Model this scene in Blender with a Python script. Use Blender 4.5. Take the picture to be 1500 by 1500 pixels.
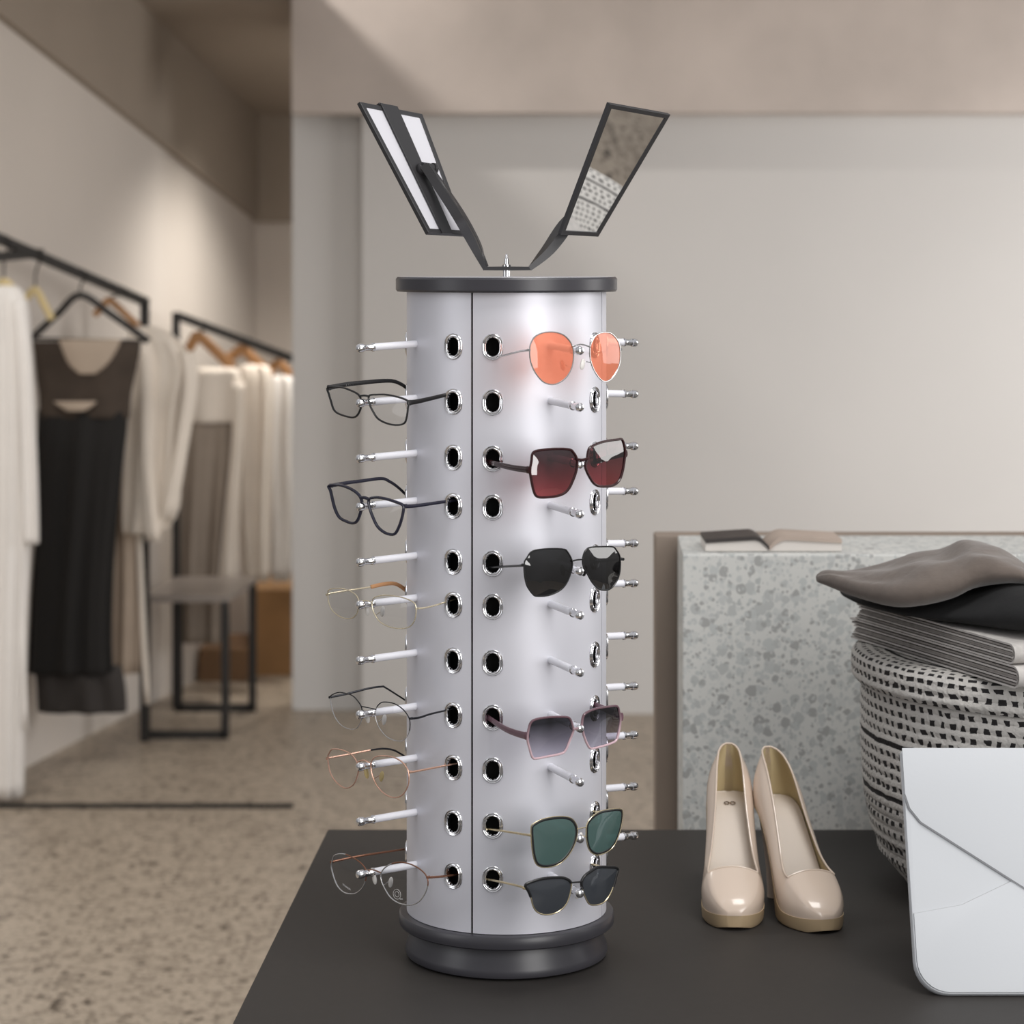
import bpy, bmesh, math, random
from mathutils import Vector, Matrix
random.seed(7)
R = math.radians
sc = bpy.context.scene
COL = sc.collection
for o in list(bpy.data.objects):
    bpy.data.objects.remove(o)

# ------------------------------------------------------------------ camera
CAMZ, FPX, HZ = 1.606, 3600.0, 385.0
cam_d = bpy.data.cameras.new('camera')
cam = bpy.data.objects.new('camera', cam_d)
COL.objects.link(cam)
cam.location = (0, 0, CAMZ)
cam.rotation_euler = (R(90), 0, 0)
cam_d.sensor_width = 36
cam_d.lens = 36 * FPX / 1500
cam_d.shift_y = (HZ - 750) / 1500
cam_d.clip_start = 0.05
cam_d.dof.use_dof = True
cam_d.dof.focus_distance = 2.98
cam_d.dof.aperture_fstop = 5.6
sc.camera = cam

# ------------------------------------------------------------------ world and lights
W = bpy.data.worlds.new('world')
sc.world = W
W.use_nodes = True
nt = W.node_tree
bg = nt.nodes['Background']
tc = nt.nodes.new('ShaderNodeTexCoord')
sp = nt.nodes.new('ShaderNodeSeparateXYZ')
cr = nt.nodes.new('ShaderNodeValToRGB')
mp = nt.nodes.new('ShaderNodeMapRange')
mp.inputs['From Min'].default_value = -1
nt.links.new(tc.outputs['Generated'], sp.inputs[0])
nt.links.new(sp.outputs['Z'], mp.inputs['Value'])
nt.links.new(mp.outputs[0], cr.inputs[0])
cr.color_ramp.elements[0].position = 0.35
cr.color_ramp.elements[0].color = (0.22, 0.205, 0.19, 1)
cr.color_ramp.elements[1].position = 0.75
cr.color_ramp.elements[1].color = (0.95, 0.95, 0.97, 1)
nt.links.new(cr.outputs[0], bg.inputs['Color'])
bg.inputs['Strength'].default_value = 0.46

def area(name, loc, target, sx, sy, power, col=(1, 1, 1), spread=180):
    d = bpy.data.lights.new(name, 'AREA')
    d.shape = 'RECTANGLE'
    d.size, d.size_y, d.energy, d.color = sx, sy, power, col
    d.spread = R(spread)
    o = bpy.data.objects.new(name, d)
    COL.objects.link(o)
    o.location = loc
    o.rotation_euler = (Vector(target) - Vector(loc)).to_track_quat('-Z', 'Y').to_euler()
    return o

area('key_softbox_right', (1.75, 0.3, 2.0), (0, 3.05, 1.2), 1.5, 2.2, 50, (1, 0.985, 0.97))  # added softbox for the drum's highlight, not a real window
area('window_light_side', (2.7, 3.5, 1.95), (0, 3.3, 1.5), 1.1, 1.5, 16, (1, 0.98, 0.96))  # unseen panel added to reflect in the sunglasses lenses
area('fill_light_left', (-2.6, 1.6, 2.0), (0, 3.05, 1.2), 1.2, 2.0, 11, (0.97, 0.98, 1))  # added fill from the left, stands for no known window
area('overhead_fill_front', (0.7, 2.2, 3.2), (0.55, 3.6, 0.9), 1.0, 0.8, 20, (1, 0.98, 0.95))  # unseen overhead fill added for the table and plinth
area('wall_fill_light', (2.8, 6.9, 1.35), (1.5, 8.75, 1.2), 1.3, 1.4, 40, (1, 0.975, 0.95))  # added area light, brightens the back wall towards its right
area('ceiling_light_fitting_room', (-1.22, 7.55, 3.3), (-1.2, 7.85, 0), 0.1, 0.1, 25, (1, 0.95, 0.89))
area('far_room_fill', (-0.62, 9.2, 2.2), (-0.95, 9.0, 0.2), 0.4, 0.4, 9, (1, 0.94, 0.86), 115)  # unseen fill added to brighten the garments on the far rail
area('floor_fill_light', (-1.4, 5.2, 3.4), (-1.4, 6.0, 0), 1.0, 1.0, 27, (1, 0.96, 0.90), 130)  # unseen overhead fill added to brighten the open floor

sc.view_settings.view_transform = 'Standard'
sc.view_settings.look = 'None'
sc.view_settings.gamma = 1
sc.view_settings.use_curve_mapping = False
sc.view_settings.exposure = 0.12

# ------------------------------------------------------------------ helpers
def PX(px, py, Y):
    return Vector(((px - 750) / FPX * Y, Y, CAMZ - (py - HZ) / FPX * Y))

def ray_plane(px, py, p0, n):
    d = Vector(((px - 750) / FPX, 1.0, -(py - HZ) / FPX))
    c = Vector((0, 0, CAMZ))
    return c + d * ((Vector(p0) - c).dot(n) / d.dot(n))

def srgb(r, g, b):
    f = lambda c: (c / 255 / 12.92) if c / 255 <= 0.04045 else ((c / 255 + 0.055) / 1.055) ** 2.4
    return (f(r), f(g), f(b), 1)

def mat(name, col, rough=0.5, metal=0.0, spec=0.5, noise=0.0, nscale=20, bump=0.0, coat=0.0, sheen=0.0):
    m = bpy.data.materials.new(name)
    m.use_nodes = True
    t = m.node_tree
    b = t.nodes['Principled BSDF']
    b.inputs['Base Color'].default_value = col
    b.inputs['Roughness'].default_value = rough
    b.inputs['Metallic'].default_value = metal
    b.inputs['Specular IOR Level'].default_value = spec
    b.inputs['Coat Weight'].default_value = coat
    b.inputs['Coat Roughness'].default_value = 0.05
    b.inputs['Sheen Weight'].default_value = sheen
    if noise or bump:
        co = t.nodes.new('ShaderNodeTexCoord')
        n = t.nodes.new('ShaderNodeTexNoise')
        n.inputs['Scale'].default_value = nscale
        n.inputs['Detail'].default_value = 5
        t.links.new(co.outputs['Object'], n.inputs['Vector'])
        if noise:
            r = t.nodes.new('ShaderNodeValToRGB')
            c0 = [max(0, c * (1 - noise)) for c in col[:3]] + [1]
            c1 = [min(1, c * (1 + noise)) for c in col[:3]] + [1]
            r.color_ramp.elements[0].position = 0.3
            r.color_ramp.elements[1].position = 0.7
            r.color_ramp.elements[0].color = c0
            r.color_ramp.elements[1].color = c1
            t.links.new(n.outputs['Fac'], r.inputs[0])
            t.links.new(r.outputs[0], b.inputs['Base Color'])
        if bump:
            u = t.nodes.new('ShaderNodeBump')
            u.inputs['Strength'].default_value = bump
            u.inputs['Distance'].default_value = 0.004
            t.links.new(n.outputs['Fac'], u.inputs['Height'])
            t.links.new(u.outputs[0], b.inputs['Normal'])
    return m

def terrazzo(name, base, flakes, scale, rough, thr=0.36, fine=2.6):
    """chips of stone scattered in a matrix: two sizes of voronoi cells, each chip with its own tone"""
    m = bpy.data.materials.new(name)
    m.use_nodes = True
    t = m.node_tree
    L = t.links.new
    b = t.nodes['Principled BSDF']
    b.inputs['Roughness'].default_value = rough
    co = t.nodes.new('ShaderNodeTexCoord')
    wn = t.nodes.new('ShaderNodeTexNoise')
    wn.inputs['Scale'].default_value = scale * 1.2
    wn.inputs['Detail'].default_value = 2
    L(co.outputs['Object'], wn.inputs['Vector'])
    wm = t.nodes.new('ShaderNodeVectorMath')
    wm.operation = 'MULTIPLY_ADD'
    wm.inputs[1].default_value = (0.5 / scale,) * 3
    L(wn.outputs['Color'], wm.inputs[0])
    L(co.outputs['Object'], wm.inputs[2])
    prev = None
    for k, (s, th) in enumerate(((scale, thr), (scale * fine, thr * 0.85))):
        v = t.nodes.new('ShaderNodeTexVoronoi')
        v.inputs['Scale'].default_value = s
        L(wm.outputs[0], v.inputs['Vector'])
        v.inputs['Randomness'].default_value = 1.0
        sepc = t.nodes.new('ShaderNodeSeparateColor')
        L(v.outputs['Color'], sepc.inputs[0])
        # chip radius varies from cell to cell
        ra = t.nodes.new('ShaderNodeMath')
        ra.operation = 'MULTIPLY'
        ra.inputs[1].default_value = th * 1.5
        L(sepc.outputs[0], ra.inputs[0])
        lt = t.nodes.new('ShaderNodeMapRange')
        sub = t.nodes.new('ShaderNodeMath')
        sub.operation = 'SUBTRACT'
        L(ra.outputs[0], sub.inputs[0])
        L(v.outputs['Distance'], sub.inputs[1])
        lt.inputs['From Min'].default_value = -0.02
        lt.inputs['From Max'].default_value = 0.05
        L(sub.outputs[0], lt.inputs['Value'])
        fr = t.nodes.new('ShaderNodeValToRGB')
        fr.color_ramp.interpolation = 'CONSTANT'
        els = fr.color_ramp.elements
        els[0].color = flakes[0]
        els[1].position = 1 / len(flakes)
        els[1].color = flakes[1]
        for q in range(2, len(flakes)):
            e = els.new(q / len(flakes))
            e.color = flakes[q]
        L(sepc.outputs[1], fr.inputs[0])
        mx = t.nodes.new('ShaderNodeMix')
        mx.data_type = 'RGBA'
        L(lt.outputs[0], mx.inputs['Factor'])
        if prev is None:
            mx.inputs['A'].default_value = base
        else:
            L(prev, mx.inputs['A'])
        L(fr.outputs[0], mx.inputs['B'])
        prev = mx.outputs['Result']
    L(prev, b.inputs['Base Color'])
    return m

def lens_mat(name, top, bottom=None, gloss=0.06, body=None, body_amt=0.0, pos=(0.1, 0.9)):
    m = bpy.data.materials.new(name)
    m.use_nodes = True
    t = m.node_tree
    t.nodes.clear()
    L = t.links.new
    out = t.nodes.new('ShaderNodeOutputMaterial')
    tr = t.nodes.new('ShaderNodeBsdfTransparent')
    tr.inputs[0].default_value = top
    cur = tr.outputs[0]
    if bottom:
        co = t.nodes.new('ShaderNodeTexCoord')
        s = t.nodes.new('ShaderNodeSeparateXYZ')
        r = t.nodes.new('ShaderNodeValToRGB')
        L(co.outputs['Generated'], s.inputs[0])
        L(s.outputs['Z'], r.inputs[0])
        r.color_ramp.elements[0].position = pos[0]
        r.color_ramp.elements[0].color = bottom
        r.color_ramp.elements[1].position = pos[1]
        r.color_ramp.elements[1].color = top
        L(r.outputs[0], tr.inputs[0])
    if body:
        df = t.nodes.new('ShaderNodeBsdfDiffuse')
        df.inputs[0].default_value = body
        m1 = t.nodes.new('ShaderNodeMixShader')
        m1.inputs[0].default_value = body_amt
        L(cur, m1.inputs[1])
        L(df.outputs[0], m1.inputs[2])
        cur = m1.outputs[0]
    gl = t.nodes.new('ShaderNodeBsdfGlossy')
    gl.inputs['Roughness'].default_value = 0.02
    lw = t.nodes.new('ShaderNodeFresnel')
    lw.inputs['IOR'].default_value = 1.5
    ad = t.nodes.new('ShaderNodeMath')
    ad.operation = 'ADD'
    ad.inputs[1].default_value = gloss - 0.04
    ad.use_clamp = True
    L(lw.outputs[0], ad.inputs[0])
    m2 = t.nodes.new('ShaderNodeMixShader')
    L(ad.outputs[0], m2.inputs[0])
    L(cur, m2.inputs[1])
    L(gl.outputs[0], m2.inputs[2])
    L(m2.outputs[0], out.inputs[0])
    return m

class MB:
    def __init__(s):
        s.v, s.f = [], []
    def grid(s, rows, closed_u=False, closed_v=False, skip=None):
        base = len(s.v)
        n, k = len(rows), len(rows[0])
        for r in rows:
            s.v += [tuple(p) for p in r]
        for i in range(n if closed_v else n - 1):
            for j in range(k if closed_u else k - 1):
                if skip and skip(i, j):
                    continue
                a, b = base + i * k + j, base + i * k + (j + 1) % k
                c, d = base + ((i + 1) % n) * k + (j + 1) % k, base + ((i + 1) % n) * k + j
                s.f.append((a, b, c, d))
        return base
    def cap(s, idx, rev=False):
        s.f.append(tuple(reversed(idx)) if rev else tuple(idx))
    def loft(s, rings, caps=True):
        k = len(rings[0])
        b = s.grid(rings, closed_u=True)
        if caps:
            s.cap(range(b, b + k), True)
            e = b + (len(rings) - 1) * k
            s.cap(range(e, e + k))
    def tube(s, path, ra, rb=None, ref=(0, 0, 1), seg=8, closed=False, power=1.0):
        """ra across, rb along ref; numbers or lists"""
        path = [Vector(p) for p in path]
        n = len(path)
        ref = Vector(ref)
        if rb is None:
            rb = ra
        A = ra if isinstance(ra, (list, tuple)) else [ra] * n
        B = rb if isinstance(rb, (list, tuple)) else [rb] * n
        rings = []
        for i, p in enumerate(path):
            if closed:
                tg = path[(i + 1) % n] - path[i - 1]
            else:
                tg = path[min(i + 1, n - 1)] - path[max(i - 1, 0)]
            tg.normalize()
            rf = ref if abs(tg.dot(ref)) < 0.98 else Vector((0.3, -0.9, 0.1))
            bb = (rf - tg * rf.dot(tg)).normalized()
            aa = tg.cross(bb)
            ring = []
            for k in range(seg):
                q = 2 * math.pi * (k + 0.5) / seg
                c, d = math.cos(q), math.sin(q)
                c = math.copysign(abs(c) ** power, c)
                d = math.copysign(abs(d) ** power, d)
                ring.append(p + aa * (A[i] * c) + bb * (B[i] * d))
            rings.append(ring)
        if closed:
            s.grid(rings, closed_u=True, closed_v=True)
        else:
            s.loft(rings)
    def bar(s, a, b, w, h=None, ref=(0, 0, 1)):
        q = math.sqrt(2)
        s.tube([a, b], w / 2 * q, (h or w) / 2 * q, ref, seg=4)
    def lathe(s, prof, c=(0, 0, 0), seg=64, M=None):
        rings = []
        for (r, z) in prof:
            ring = []
            for k in range(seg):
                q = 2 * math.pi * k / seg
                p = Vector((r * math.cos(q), r * math.sin(q), z))
                if M:
                    p = M @ p
                ring.append(p + Vector(c))
            rings.append(ring)
        s.loft(rings)
    def box(s, x0, x1, y0, y1, z0, z1):
        b = len(s.v)
        s.v += [(x0, y0, z0), (x1, y0, z0), (x1, y1, z0), (x0, y1, z0), (x0, y0, z1), (x1, y0, z1), (x1, y1, z1), (x0, y1, z1)]
        for q in ((0, 3, 2, 1), (4, 5, 6, 7), (0, 1, 5, 4), (1, 2, 6, 5), (2, 3, 7, 6), (3, 0, 4, 7)):
            s.f.append(tuple(b + i for i in q))
    def prism(s, loop, off):
        """extrude a planar loop by the vector off"""
        b = len(s.v)
        n = len(loop)
        s.v += [tuple(p) for p in loop] + [tuple(Vector(p) + Vector(off)) for p in loop]
        s.cap(range(b, b + n), True)
        s.cap(range(b + n, b + 2 * n))
        for i in range(n):
            j = (i + 1) % n
            s.f.append((b + i, b + j, b + n + j, b + n + i))
    def ellipsoid(s, c, rx, ry, rz, M=None, seg=14):
        rings = []
        for i in range(1, 9):
            t = math.pi * i / 9
            ring = []
            for k in range(seg):
                q = 2 * math.pi * k / seg
                p = Vector((rx * math.sin(t) * math.cos(q), ry * math.sin(t) * math.sin(q), rz * math.cos(t)))
                if M:
                    p = M @ p
                ring.append(p + Vector(c))
            rings.append(ring)
        s.loft(rings)

WL = {}      # world location of what has been built

def empty(name, loc):
    o = bpy.data.objects.new(name, None)
    COL.objects.link(o)
    o.location = loc
    o.empty_display_size = 0.05
    WL[o.name] = Vector(loc)
    return o

def build(name, mb, m, parent=None, origin=None, smooth=True, angle=35, bevel=0, subsurf=0, solid=0, fix=True):
    me = bpy.data.meshes.new(name)
    if origin is None:
        if parent is not None:
            origin = WL[parent.name]
        else:
            xs = [Vector(v) for v in mb.v]
            origin = Vector(((min(p.x for p in xs) + max(p.x for p in xs)) / 2, (min(p.y for p in xs) + max(p.y for p in xs)) / 2, min(p.z for p in xs)))
    origin = Vector(origin)
    me.from_pydata([tuple(Vector(v) - origin) for v in mb.v], [], mb.f)
    bm = bmesh.new()
    bm.from_mesh(me)
    bmesh.ops.remove_doubles(bm, verts=bm.verts, dist=1e-6)
    if fix:
        bmesh.ops.recalc_face_normals(bm, faces=bm.faces)
    if bevel:
        es = [e for e in bm.edges if e.is_manifold and e.calc_face_angle(0) > R(40)]
        bmesh.ops.bevel(bm, geom=es, offset=bevel, segments=2, affect='EDGES', profile=0.6)
    bm.to_mesh(me)
    bm.free()
    if smooth:
        me.polygons.foreach_set('use_smooth', [True] * len(me.polygons))
        if angle:
            me.set_sharp_from_angle(angle=R(angle))
    me.materials.append(m)
    o = bpy.data.objects.new(name, me)
    COL.objects.link(o)
    if parent is not None:
        o.parent = parent
        o.location = origin - WL[parent.name]
    else:
        o.location = origin
    WL[o.name] = origin
    if solid:
        md = o.modifiers.new('solid', 'SOLIDIFY')
        md.thickness = solid
        md.offset = -1
    if subsurf:
        md = o.modifiers.new('sub', 'SUBSURF')
        md.levels = md.render_levels = subsurf
    return o

def tag(o, label, cat, group=None, kind=None):
    o['label'] = label
    o['category'] = cat
    if group:
        o['group'] = group
    if kind:
        o['kind'] = kind
    return o

def struct(name, mb, m, **k):
    o = build(name, mb, m, **k)
    o['kind'] = 'structure'
    return o

def catmull(pts, n, closed=True):
    pts = [Vector(p) for p in pts]
    out = []
    k = len(pts)
    segs = k if closed else k - 1
    for i in range(segs):
        if closed:
            p0, p1, p2, p3 = pts[i - 1], pts[i], pts[(i + 1) % k], pts[(i + 2) % k]
        else:
            p0, p1, p2, p3 = pts[max(i - 1, 0)], pts[i], pts[i + 1], pts[min(i + 2, k - 1)]
        for j in range(n):
            t = j / n
            out.append(0.5 * ((2 * p1) + (p2 - p0) * t + (2 * p0 - 5 * p1 + 4 * p2 - p3) * t * t + (3 * p1 - p0 - 3 * p2 + p3) * t ** 3))
    if not closed:
        out.append(pts[-1])
    return out

# ------------------------------------------------------------------ materials
M = {}
M['floor'] = terrazzo('terrazzo_floor', srgb(172, 159, 143), [srgb(138, 126, 112), srgb(146, 134, 119), srgb(128, 117, 104), srgb(154, 142, 127), srgb(142, 130, 116), srgb(136, 124, 110), srgb(84, 74, 63)], 44, 0.42, 0.5, 2.1)
M['plinth'] = terrazzo('terrazzo_plinth', srgb(212, 212, 208), [srgb(192, 195, 193), srgb(200, 202, 199), srgb(180, 183, 181), srgb(204, 205, 202), srgb(194, 196, 194), srgb(186, 188, 186), srgb(168, 168, 166)], 72, 0.6, 0.54, 2.2)
M['wall'] = mat('painted_wall', srgb(199, 197, 195), 0.85, noise=0.02, nscale=1.5)
M['wall_warm'] = mat('painted_wall_warm', srgb(214, 206, 198), 0.85, noise=0.03, nscale=1.2)
M['concrete'] = mat('board_concrete', srgb(186, 176, 169), 0.8, noise=0.11, nscale=2.6, bump=0.2)
M['concrete_brown'] = mat('brown_concrete', srgb(158, 146, 133), 0.8, noise=0.05, nscale=2.0)
M['table'] = mat('charcoal_laminate', srgb(58, 55, 53), 0.55, spec=0.2, noise=0.03, nscale=60)
M['black_metal'] = mat('black_powdercoat', srgb(36, 34, 33), 0.5)
M['black_trim'] = mat('black_rubber_trim', srgb(30, 28, 27), 0.6)
M['silver'] = mat('silver_paint', srgb(226, 226, 234), 0.43, metal=0.30, spec=0.5)
M['silver_top'] = mat('silver_top_plate', srgb(210, 210, 216), 0.4, metal=0.4)
M['dark_plastic'] = mat('dark_grey_plastic', srgb(62, 61, 66), 0.34, spec=0.5)
M['core'] = mat('black_core', (0.022, 0.022, 0.022, 1), 0.8, spec=0.1)
M['chrome'] = mat('chrome', (0.86, 0.86, 0.88, 1), 0.09, metal=1)
M['peg'] = mat('white_acrylic', srgb(236, 236, 243), 0.25, spec=0.5)
M['arm'] = mat('black_arm_plastic', srgb(48, 47, 49), 0.4)
M['mirror'] = mat('mirror_glass', (0.92, 0.92, 0.92, 1), 0.0, metal=1)
M['mirror_back'] = mat('grey_mirror_back', srgb(205, 204, 210), 0.5)

# ------------------------------------------------------------------ the setting
m = MB(); m.box(-4.5, 4.5, -1.5, 11.5, -0.05, 0)
struct('floor', m, M['floor'], smooth=False)
XE = -0.7893                                    # left end of the plain wall
m = MB(); m.box(-0.534, 4.2, 8.75, 8.95, 0, 3.2)
struct('wall_back', m, M['wall'], smooth=False)
m = MB(); m.box(XE, -0.534, 8.83, 8.95, 0, 3.2)
struct('wall_recess', m, M['wall'], smooth=False)
m = MB(); m.box(XE + 0.02, 4.2, 8.58, 8.75, CAMZ + 220 / FPX * 8.58, 3.2)
struct('trim_1', m, M['concrete'], smooth=False)
# side wall of the fitting area runs back at a slight angle
def wl(Y):
    return -1.544 + 0.203 * (Y - 7.83)
YB = 10.2
y0 = 6.0
def edge_z(Y):
    a, b = (7.617, 2.357), (YB, 1.776)
    return a[1] + (b[1] - a[1]) * (Y - a[0]) / (b[0] - a[0])
def top_z(Y):
    a, b = (8.736, 2.54), (YB, 2.2)
    return a[1] + (b[1] - a[1]) * (Y - a[0]) / (b[0] - a[0])
m = MB()
m.prism([(wl(y0), y0, 0), (wl(YB + .2), YB + .2, 0), (wl(YB + .2), YB + .2, 3.4), (wl(y0), y0, 3.4)], (-0.15, 0, 0))
struct('wall_left', m, M['wall_warm'], smooth=False)
m = MB(); m.box(-1.3, 0.2, YB, YB + 0.15, 0, 3.2)
struct('wall_far', m, M['wall_warm'], smooth=False)
m = MB()                                        # concrete beam along the side wall, then across the end
m.prism([(wl(y0), y0, edge_z(y0)), (wl(YB), YB, edge_z(YB)), (wl(YB), YB, top_z(YB) + .2), (wl(y0), y0, top_z(y0) + .2)], (0.03, 0, 0))
struct('trim_2', m, M['concrete_brown'], smooth=False)
m = MB(); m.box(-1.15, 0.2, YB - 0.06, YB, edge_z(YB), 3.0)
struct('trim_3', m, M['concrete_brown'], smooth=False)
m = MB()
m.prism([(wl(y0), y0, top_z(y0)), (wl(YB), YB, top_z(YB)), (0.3, YB, top_z(YB)), (0.3, 8.97, top_z(8.97)), (XE, 8.97, top_z(8.97)), (XE, y0, top_z(y0))], (0, 0, 0.08))
struct('ceiling', m, M['concrete_brown'], smooth=False)
m = MB(); m.box(XE + 0.02, 4.2, 5.4, 8.95, 3.2, 3.3)
struct('ceiling_shade_slab', m, M['concrete'], smooth=False)  # unseen slab added overhead to shade the back wall and floor
m = MB(); m.box(-2.3, -0.645, 7.235, 7.25, 0, 0.012)
struct('trim_4', m, M['black_trim'], smooth=False)

# ------------------------------------------------------------------ table
TZ = 0.75
TY1 = (CAMZ - TZ) * FPX / 830
xl = lambda y: (480 + (y - 1215) * (-140 / 285) - 750) / FPX * ((CAMZ - TZ) * FPX / (y - HZ))
XL = xl(1215)
Tt = empty('display_table', ((XL + 1.3) / 2, 2.9, 0))
tag(Tt, 'large dark charcoal flat topped table under the glasses stand and the shoes', 'table')
XN = xl(1500) + (xl(1500) - XL) * 0.6
YN = (CAMZ - TZ) * FPX / (1500 - HZ) - 0.6 * (TY1 - (CAMZ - TZ) * FPX / (1500 - HZ))
m = MB()
m.prism([(XL, TY1, TZ - 0.04), (1.3, TY1, TZ - 0.04), (1.3, YN, TZ - 0.04), (XN, YN, TZ - 0.04)], (0, 0, 0.04))
build('tabletop', m, M['table'], Tt, smooth=False, bevel=0.002)
for (a, b) in ((XN + .08, YN + .08), (1.2, YN + .08), (XL + .12, TY1 - .1), (1.2, TY1 - .1)):
    m = MB(); m.box(a, a + .06, b - .03, b + .03, 0, TZ - .04)
    build('leg', m, M['black_metal'], Tt, smooth=False)

# ------------------------------------------------------------------ rotating stand
CX, CY, RC = -0.0068, 3.05, 0.1237
Z1 = 1.571        # top of the drum
Z0 = 0.806
S = empty('eyewear_display_stand', (CX, CY, TZ))
tag(S, 'tall silver rotating eyewear display drum with two black mirrors on top', 'display stand')
c0 = (CX, CY, 0)
m = MB()
m.lathe([(0.02, .7515), (.121, .7515), (.1245, .7535), (.1255, .757), (.1245, .763), (.1195, .775), (.1165, .786), (.1165, .789), (.02, .789)], c0, 96)
build('foot', m, M['dark_plastic'], S)
m = MB()
m.lathe([(0.02, .7885), (.1305, .7885), (.1330, .7905), (.1335, .794), (.1335, .8015), (.1318, .8042), (.129, .8052), (.02, .8056)], c0, 96)
build('turntable', m, M['dark_plastic'], S)
m = MB()
m.lathe([(0.02, 1.5705), (.1355, 1.5705), (.1373, 1.573), (.1373, 1.586), (.1355, 1.5885), (.1335, 1.5885), (.1335, 1.5878), (.02, 1.5878)], c0, 96)
top = build('top_disc', m, M['dark_plastic'], S)
m = MB(); m.lathe([(0.001, 1.5876), (.1336, 1.5876), (.1332, 1.5887), (.001, 1.5889)], c0, 96)
build('top_plate', m, M['silver_top'], top)
m = MB(); m.lathe([(0.01, .8052), (.104, .8052), (.104, 1.5706), (.01, 1.5706)], c0, 64)
build('core', m, M['core'], S)

HOLE_PY = [508, 589, 671, 742, 824, 887, 969, 1049, 1126, 1207, 1285]
HOLE_Z = [CAMZ - (p - HZ) / FPX * 2.937 for p in HOLE_PY]
PEG_A = [-63, 25.6, 124]
HOLE_A = [-95, -31, -7.5, 60.5, 92, 156]
SEAM = [-19.4, 70.6, 160.6, 250.6]

def stadium(hw, hh, n=8):
    out = []
    for k in range(n + 1):
        q = math.pi * k / n
        out.append((hw * math.cos(q), hh - hw + hw * math.sin(q)))
    for k in range(n + 1):
        q = math.pi + math.pi * k / n
        out.append((hw * math.cos(q), -(hh - hw) + hw * math.sin(q)))
    return out

def cyl(th, r, z):
    return Vector((CX + r * math.sin(th), CY - r * math.cos(th), z))

# the four curved panels, with their holes cut through
HW, HH = 0.0078, 0.0112
cut_me = {}
for pi in range(4):
    a0, a1 = R(SEAM[pi] + 0.6), R(SEAM[pi] + 90 - 0.6)
    n = 56
    m = MB()
    rows = []
    for (r, z) in ((RC, Z0), (RC, Z1), (RC - .0018, Z1), (RC - .0018, Z0)):
        rows.append([cyl(a0 + (a1 - a0) * k / n, r, z) for k in range(n + 1)])
    m.grid(rows, closed_v=True)
    k1 = n + 1
    m.cap([0, k1, 2 * k1, 3 * k1])
    m.cap([n, n + k1, n + 2 * k1, n + 3 * k1], True)
    pan = build('panel', m, M['silver'], S, smooth=False)
    hs = [h for h in HOLE_A if SEAM[pi] < h < SEAM[pi] + 90 or SEAM[pi] < h + 360 < SEAM[pi] + 90]
    if hs:
        mc = MB()
        for h in hs:
            th = R(h)
            u = Vector((math.cos(th), math.sin(th), 0))
            d = Vector((math.sin(th), -math.cos(th), 0))
            for z in HOLE_Z:
                c = cyl(th, RC - .012, z)
                mc.prism([c + u * a + Vector((0, 0, b)) for (a, b) in stadium(HW, HH, 6)], d * 0.03)
        cut = build('cutter', mc, M['core'], S, smooth=False)
        md = pan.modifiers.new('holes', 'BOOLEAN')
        md.object = cut
        md.solver = 'EXACT'
        dg = bpy.context.evaluated_depsgraph_get()
        me = bpy.data.meshes.new_from_object(pan.evaluated_get(dg))
        pan.modifiers.clear()
        pan.data = me
        bpy.data.objects.remove(cut)
    pan.data.polygons.foreach_set('use_smooth', [True] * len(pan.data.polygons))
    pan.data.set_sharp_from_angle(angle=R(30))
    if not pan.data.materials:
        pan.data.materials.append(M['silver'])

# chrome rims round the holes: one mesh, copied round the drum
prof = [(-.0002, -.0045), (0, .0012), (.0006, .0022), (.0014, .0024), (.0021, .0018), (.0025, .0009), (.003, .0013), (.0038, .0016), (.0045, .0012), (.0050, .0001)]
m = MB()
rows = []
for (o_, h_) in prof:
    row = []
    for (u, v) in stadium(HW + o_, HH + o_, 8):
        r = RC + h_
        th = u / RC
        row.append(Vector((r * math.sin(th), -r * math.cos(th), v)))
    rows.append(row)
m.grid(rows, closed_u=True)
gro = build('hole_rim', m, M['chrome'], S, origin=(0, 0, 0), angle=50)
def place_round(o, ang, z):
    o.location = (0, 0, z - TZ)
    o.rotation_euler = (0, 0, R(ang))
first = True
for h in HOLE_A:
    for z in HOLE_Z:
        if first:
            o = gro; first = False
        else:
            o = gro.copy(); COL.objects.link(o)
        place_round(o, h, z)

# pegs: white acrylic rod with a chrome spool at the tip
tilt = R(3)
def pegp(t):
    return Vector((0, -(RC + .0005 + t * math.cos(tilt)), -t * math.sin(tilt)))
def peg_lathe(prof, seg=20):
    mm = MB()
    rings = []
    for (t, r) in prof:
        c = pegp(t)
        rings.append([c + Vector((r * math.cos(2 * math.pi * k / seg), 0, r * math.sin(2 * math.pi * k / seg))) for k in range(seg)])
    mm.loft(rings)
    return mm
rod = build('peg', peg_lathe([(-.003, .0045), (.056, .0045)]), M['peg'], S, origin=(0, 0, 0), angle=40)
tip = build('peg_tip', peg_lathe([(.055, .0038), (.055, .0048), (.0555, .0053), (.0580, .0053), (.0586, .0044), (.0605, .0040), (.0670, .0040), (.0690, .0044), (.0696, .0052), (.0735, .0054), (.0755, .0052), (.0772, .0044), (.0782, .0028), (.0785, .0012)]), M['chrome'], rod, origin=(0, 0, 0), angle=28)
tip['label'] = 'chrome spool tip'
tip.location = (0, 0, 0)
first = True
for a in PEG_A:
    for z in HOLE_Z:
        if first:
            o = rod; first = False
        else:
            o = rod.copy(); COL.objects.link(o)
            t2 = tip.copy(); COL.objects.link(t2)
            t2.parent = o
        place_round(o, a, z + .0015)

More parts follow.
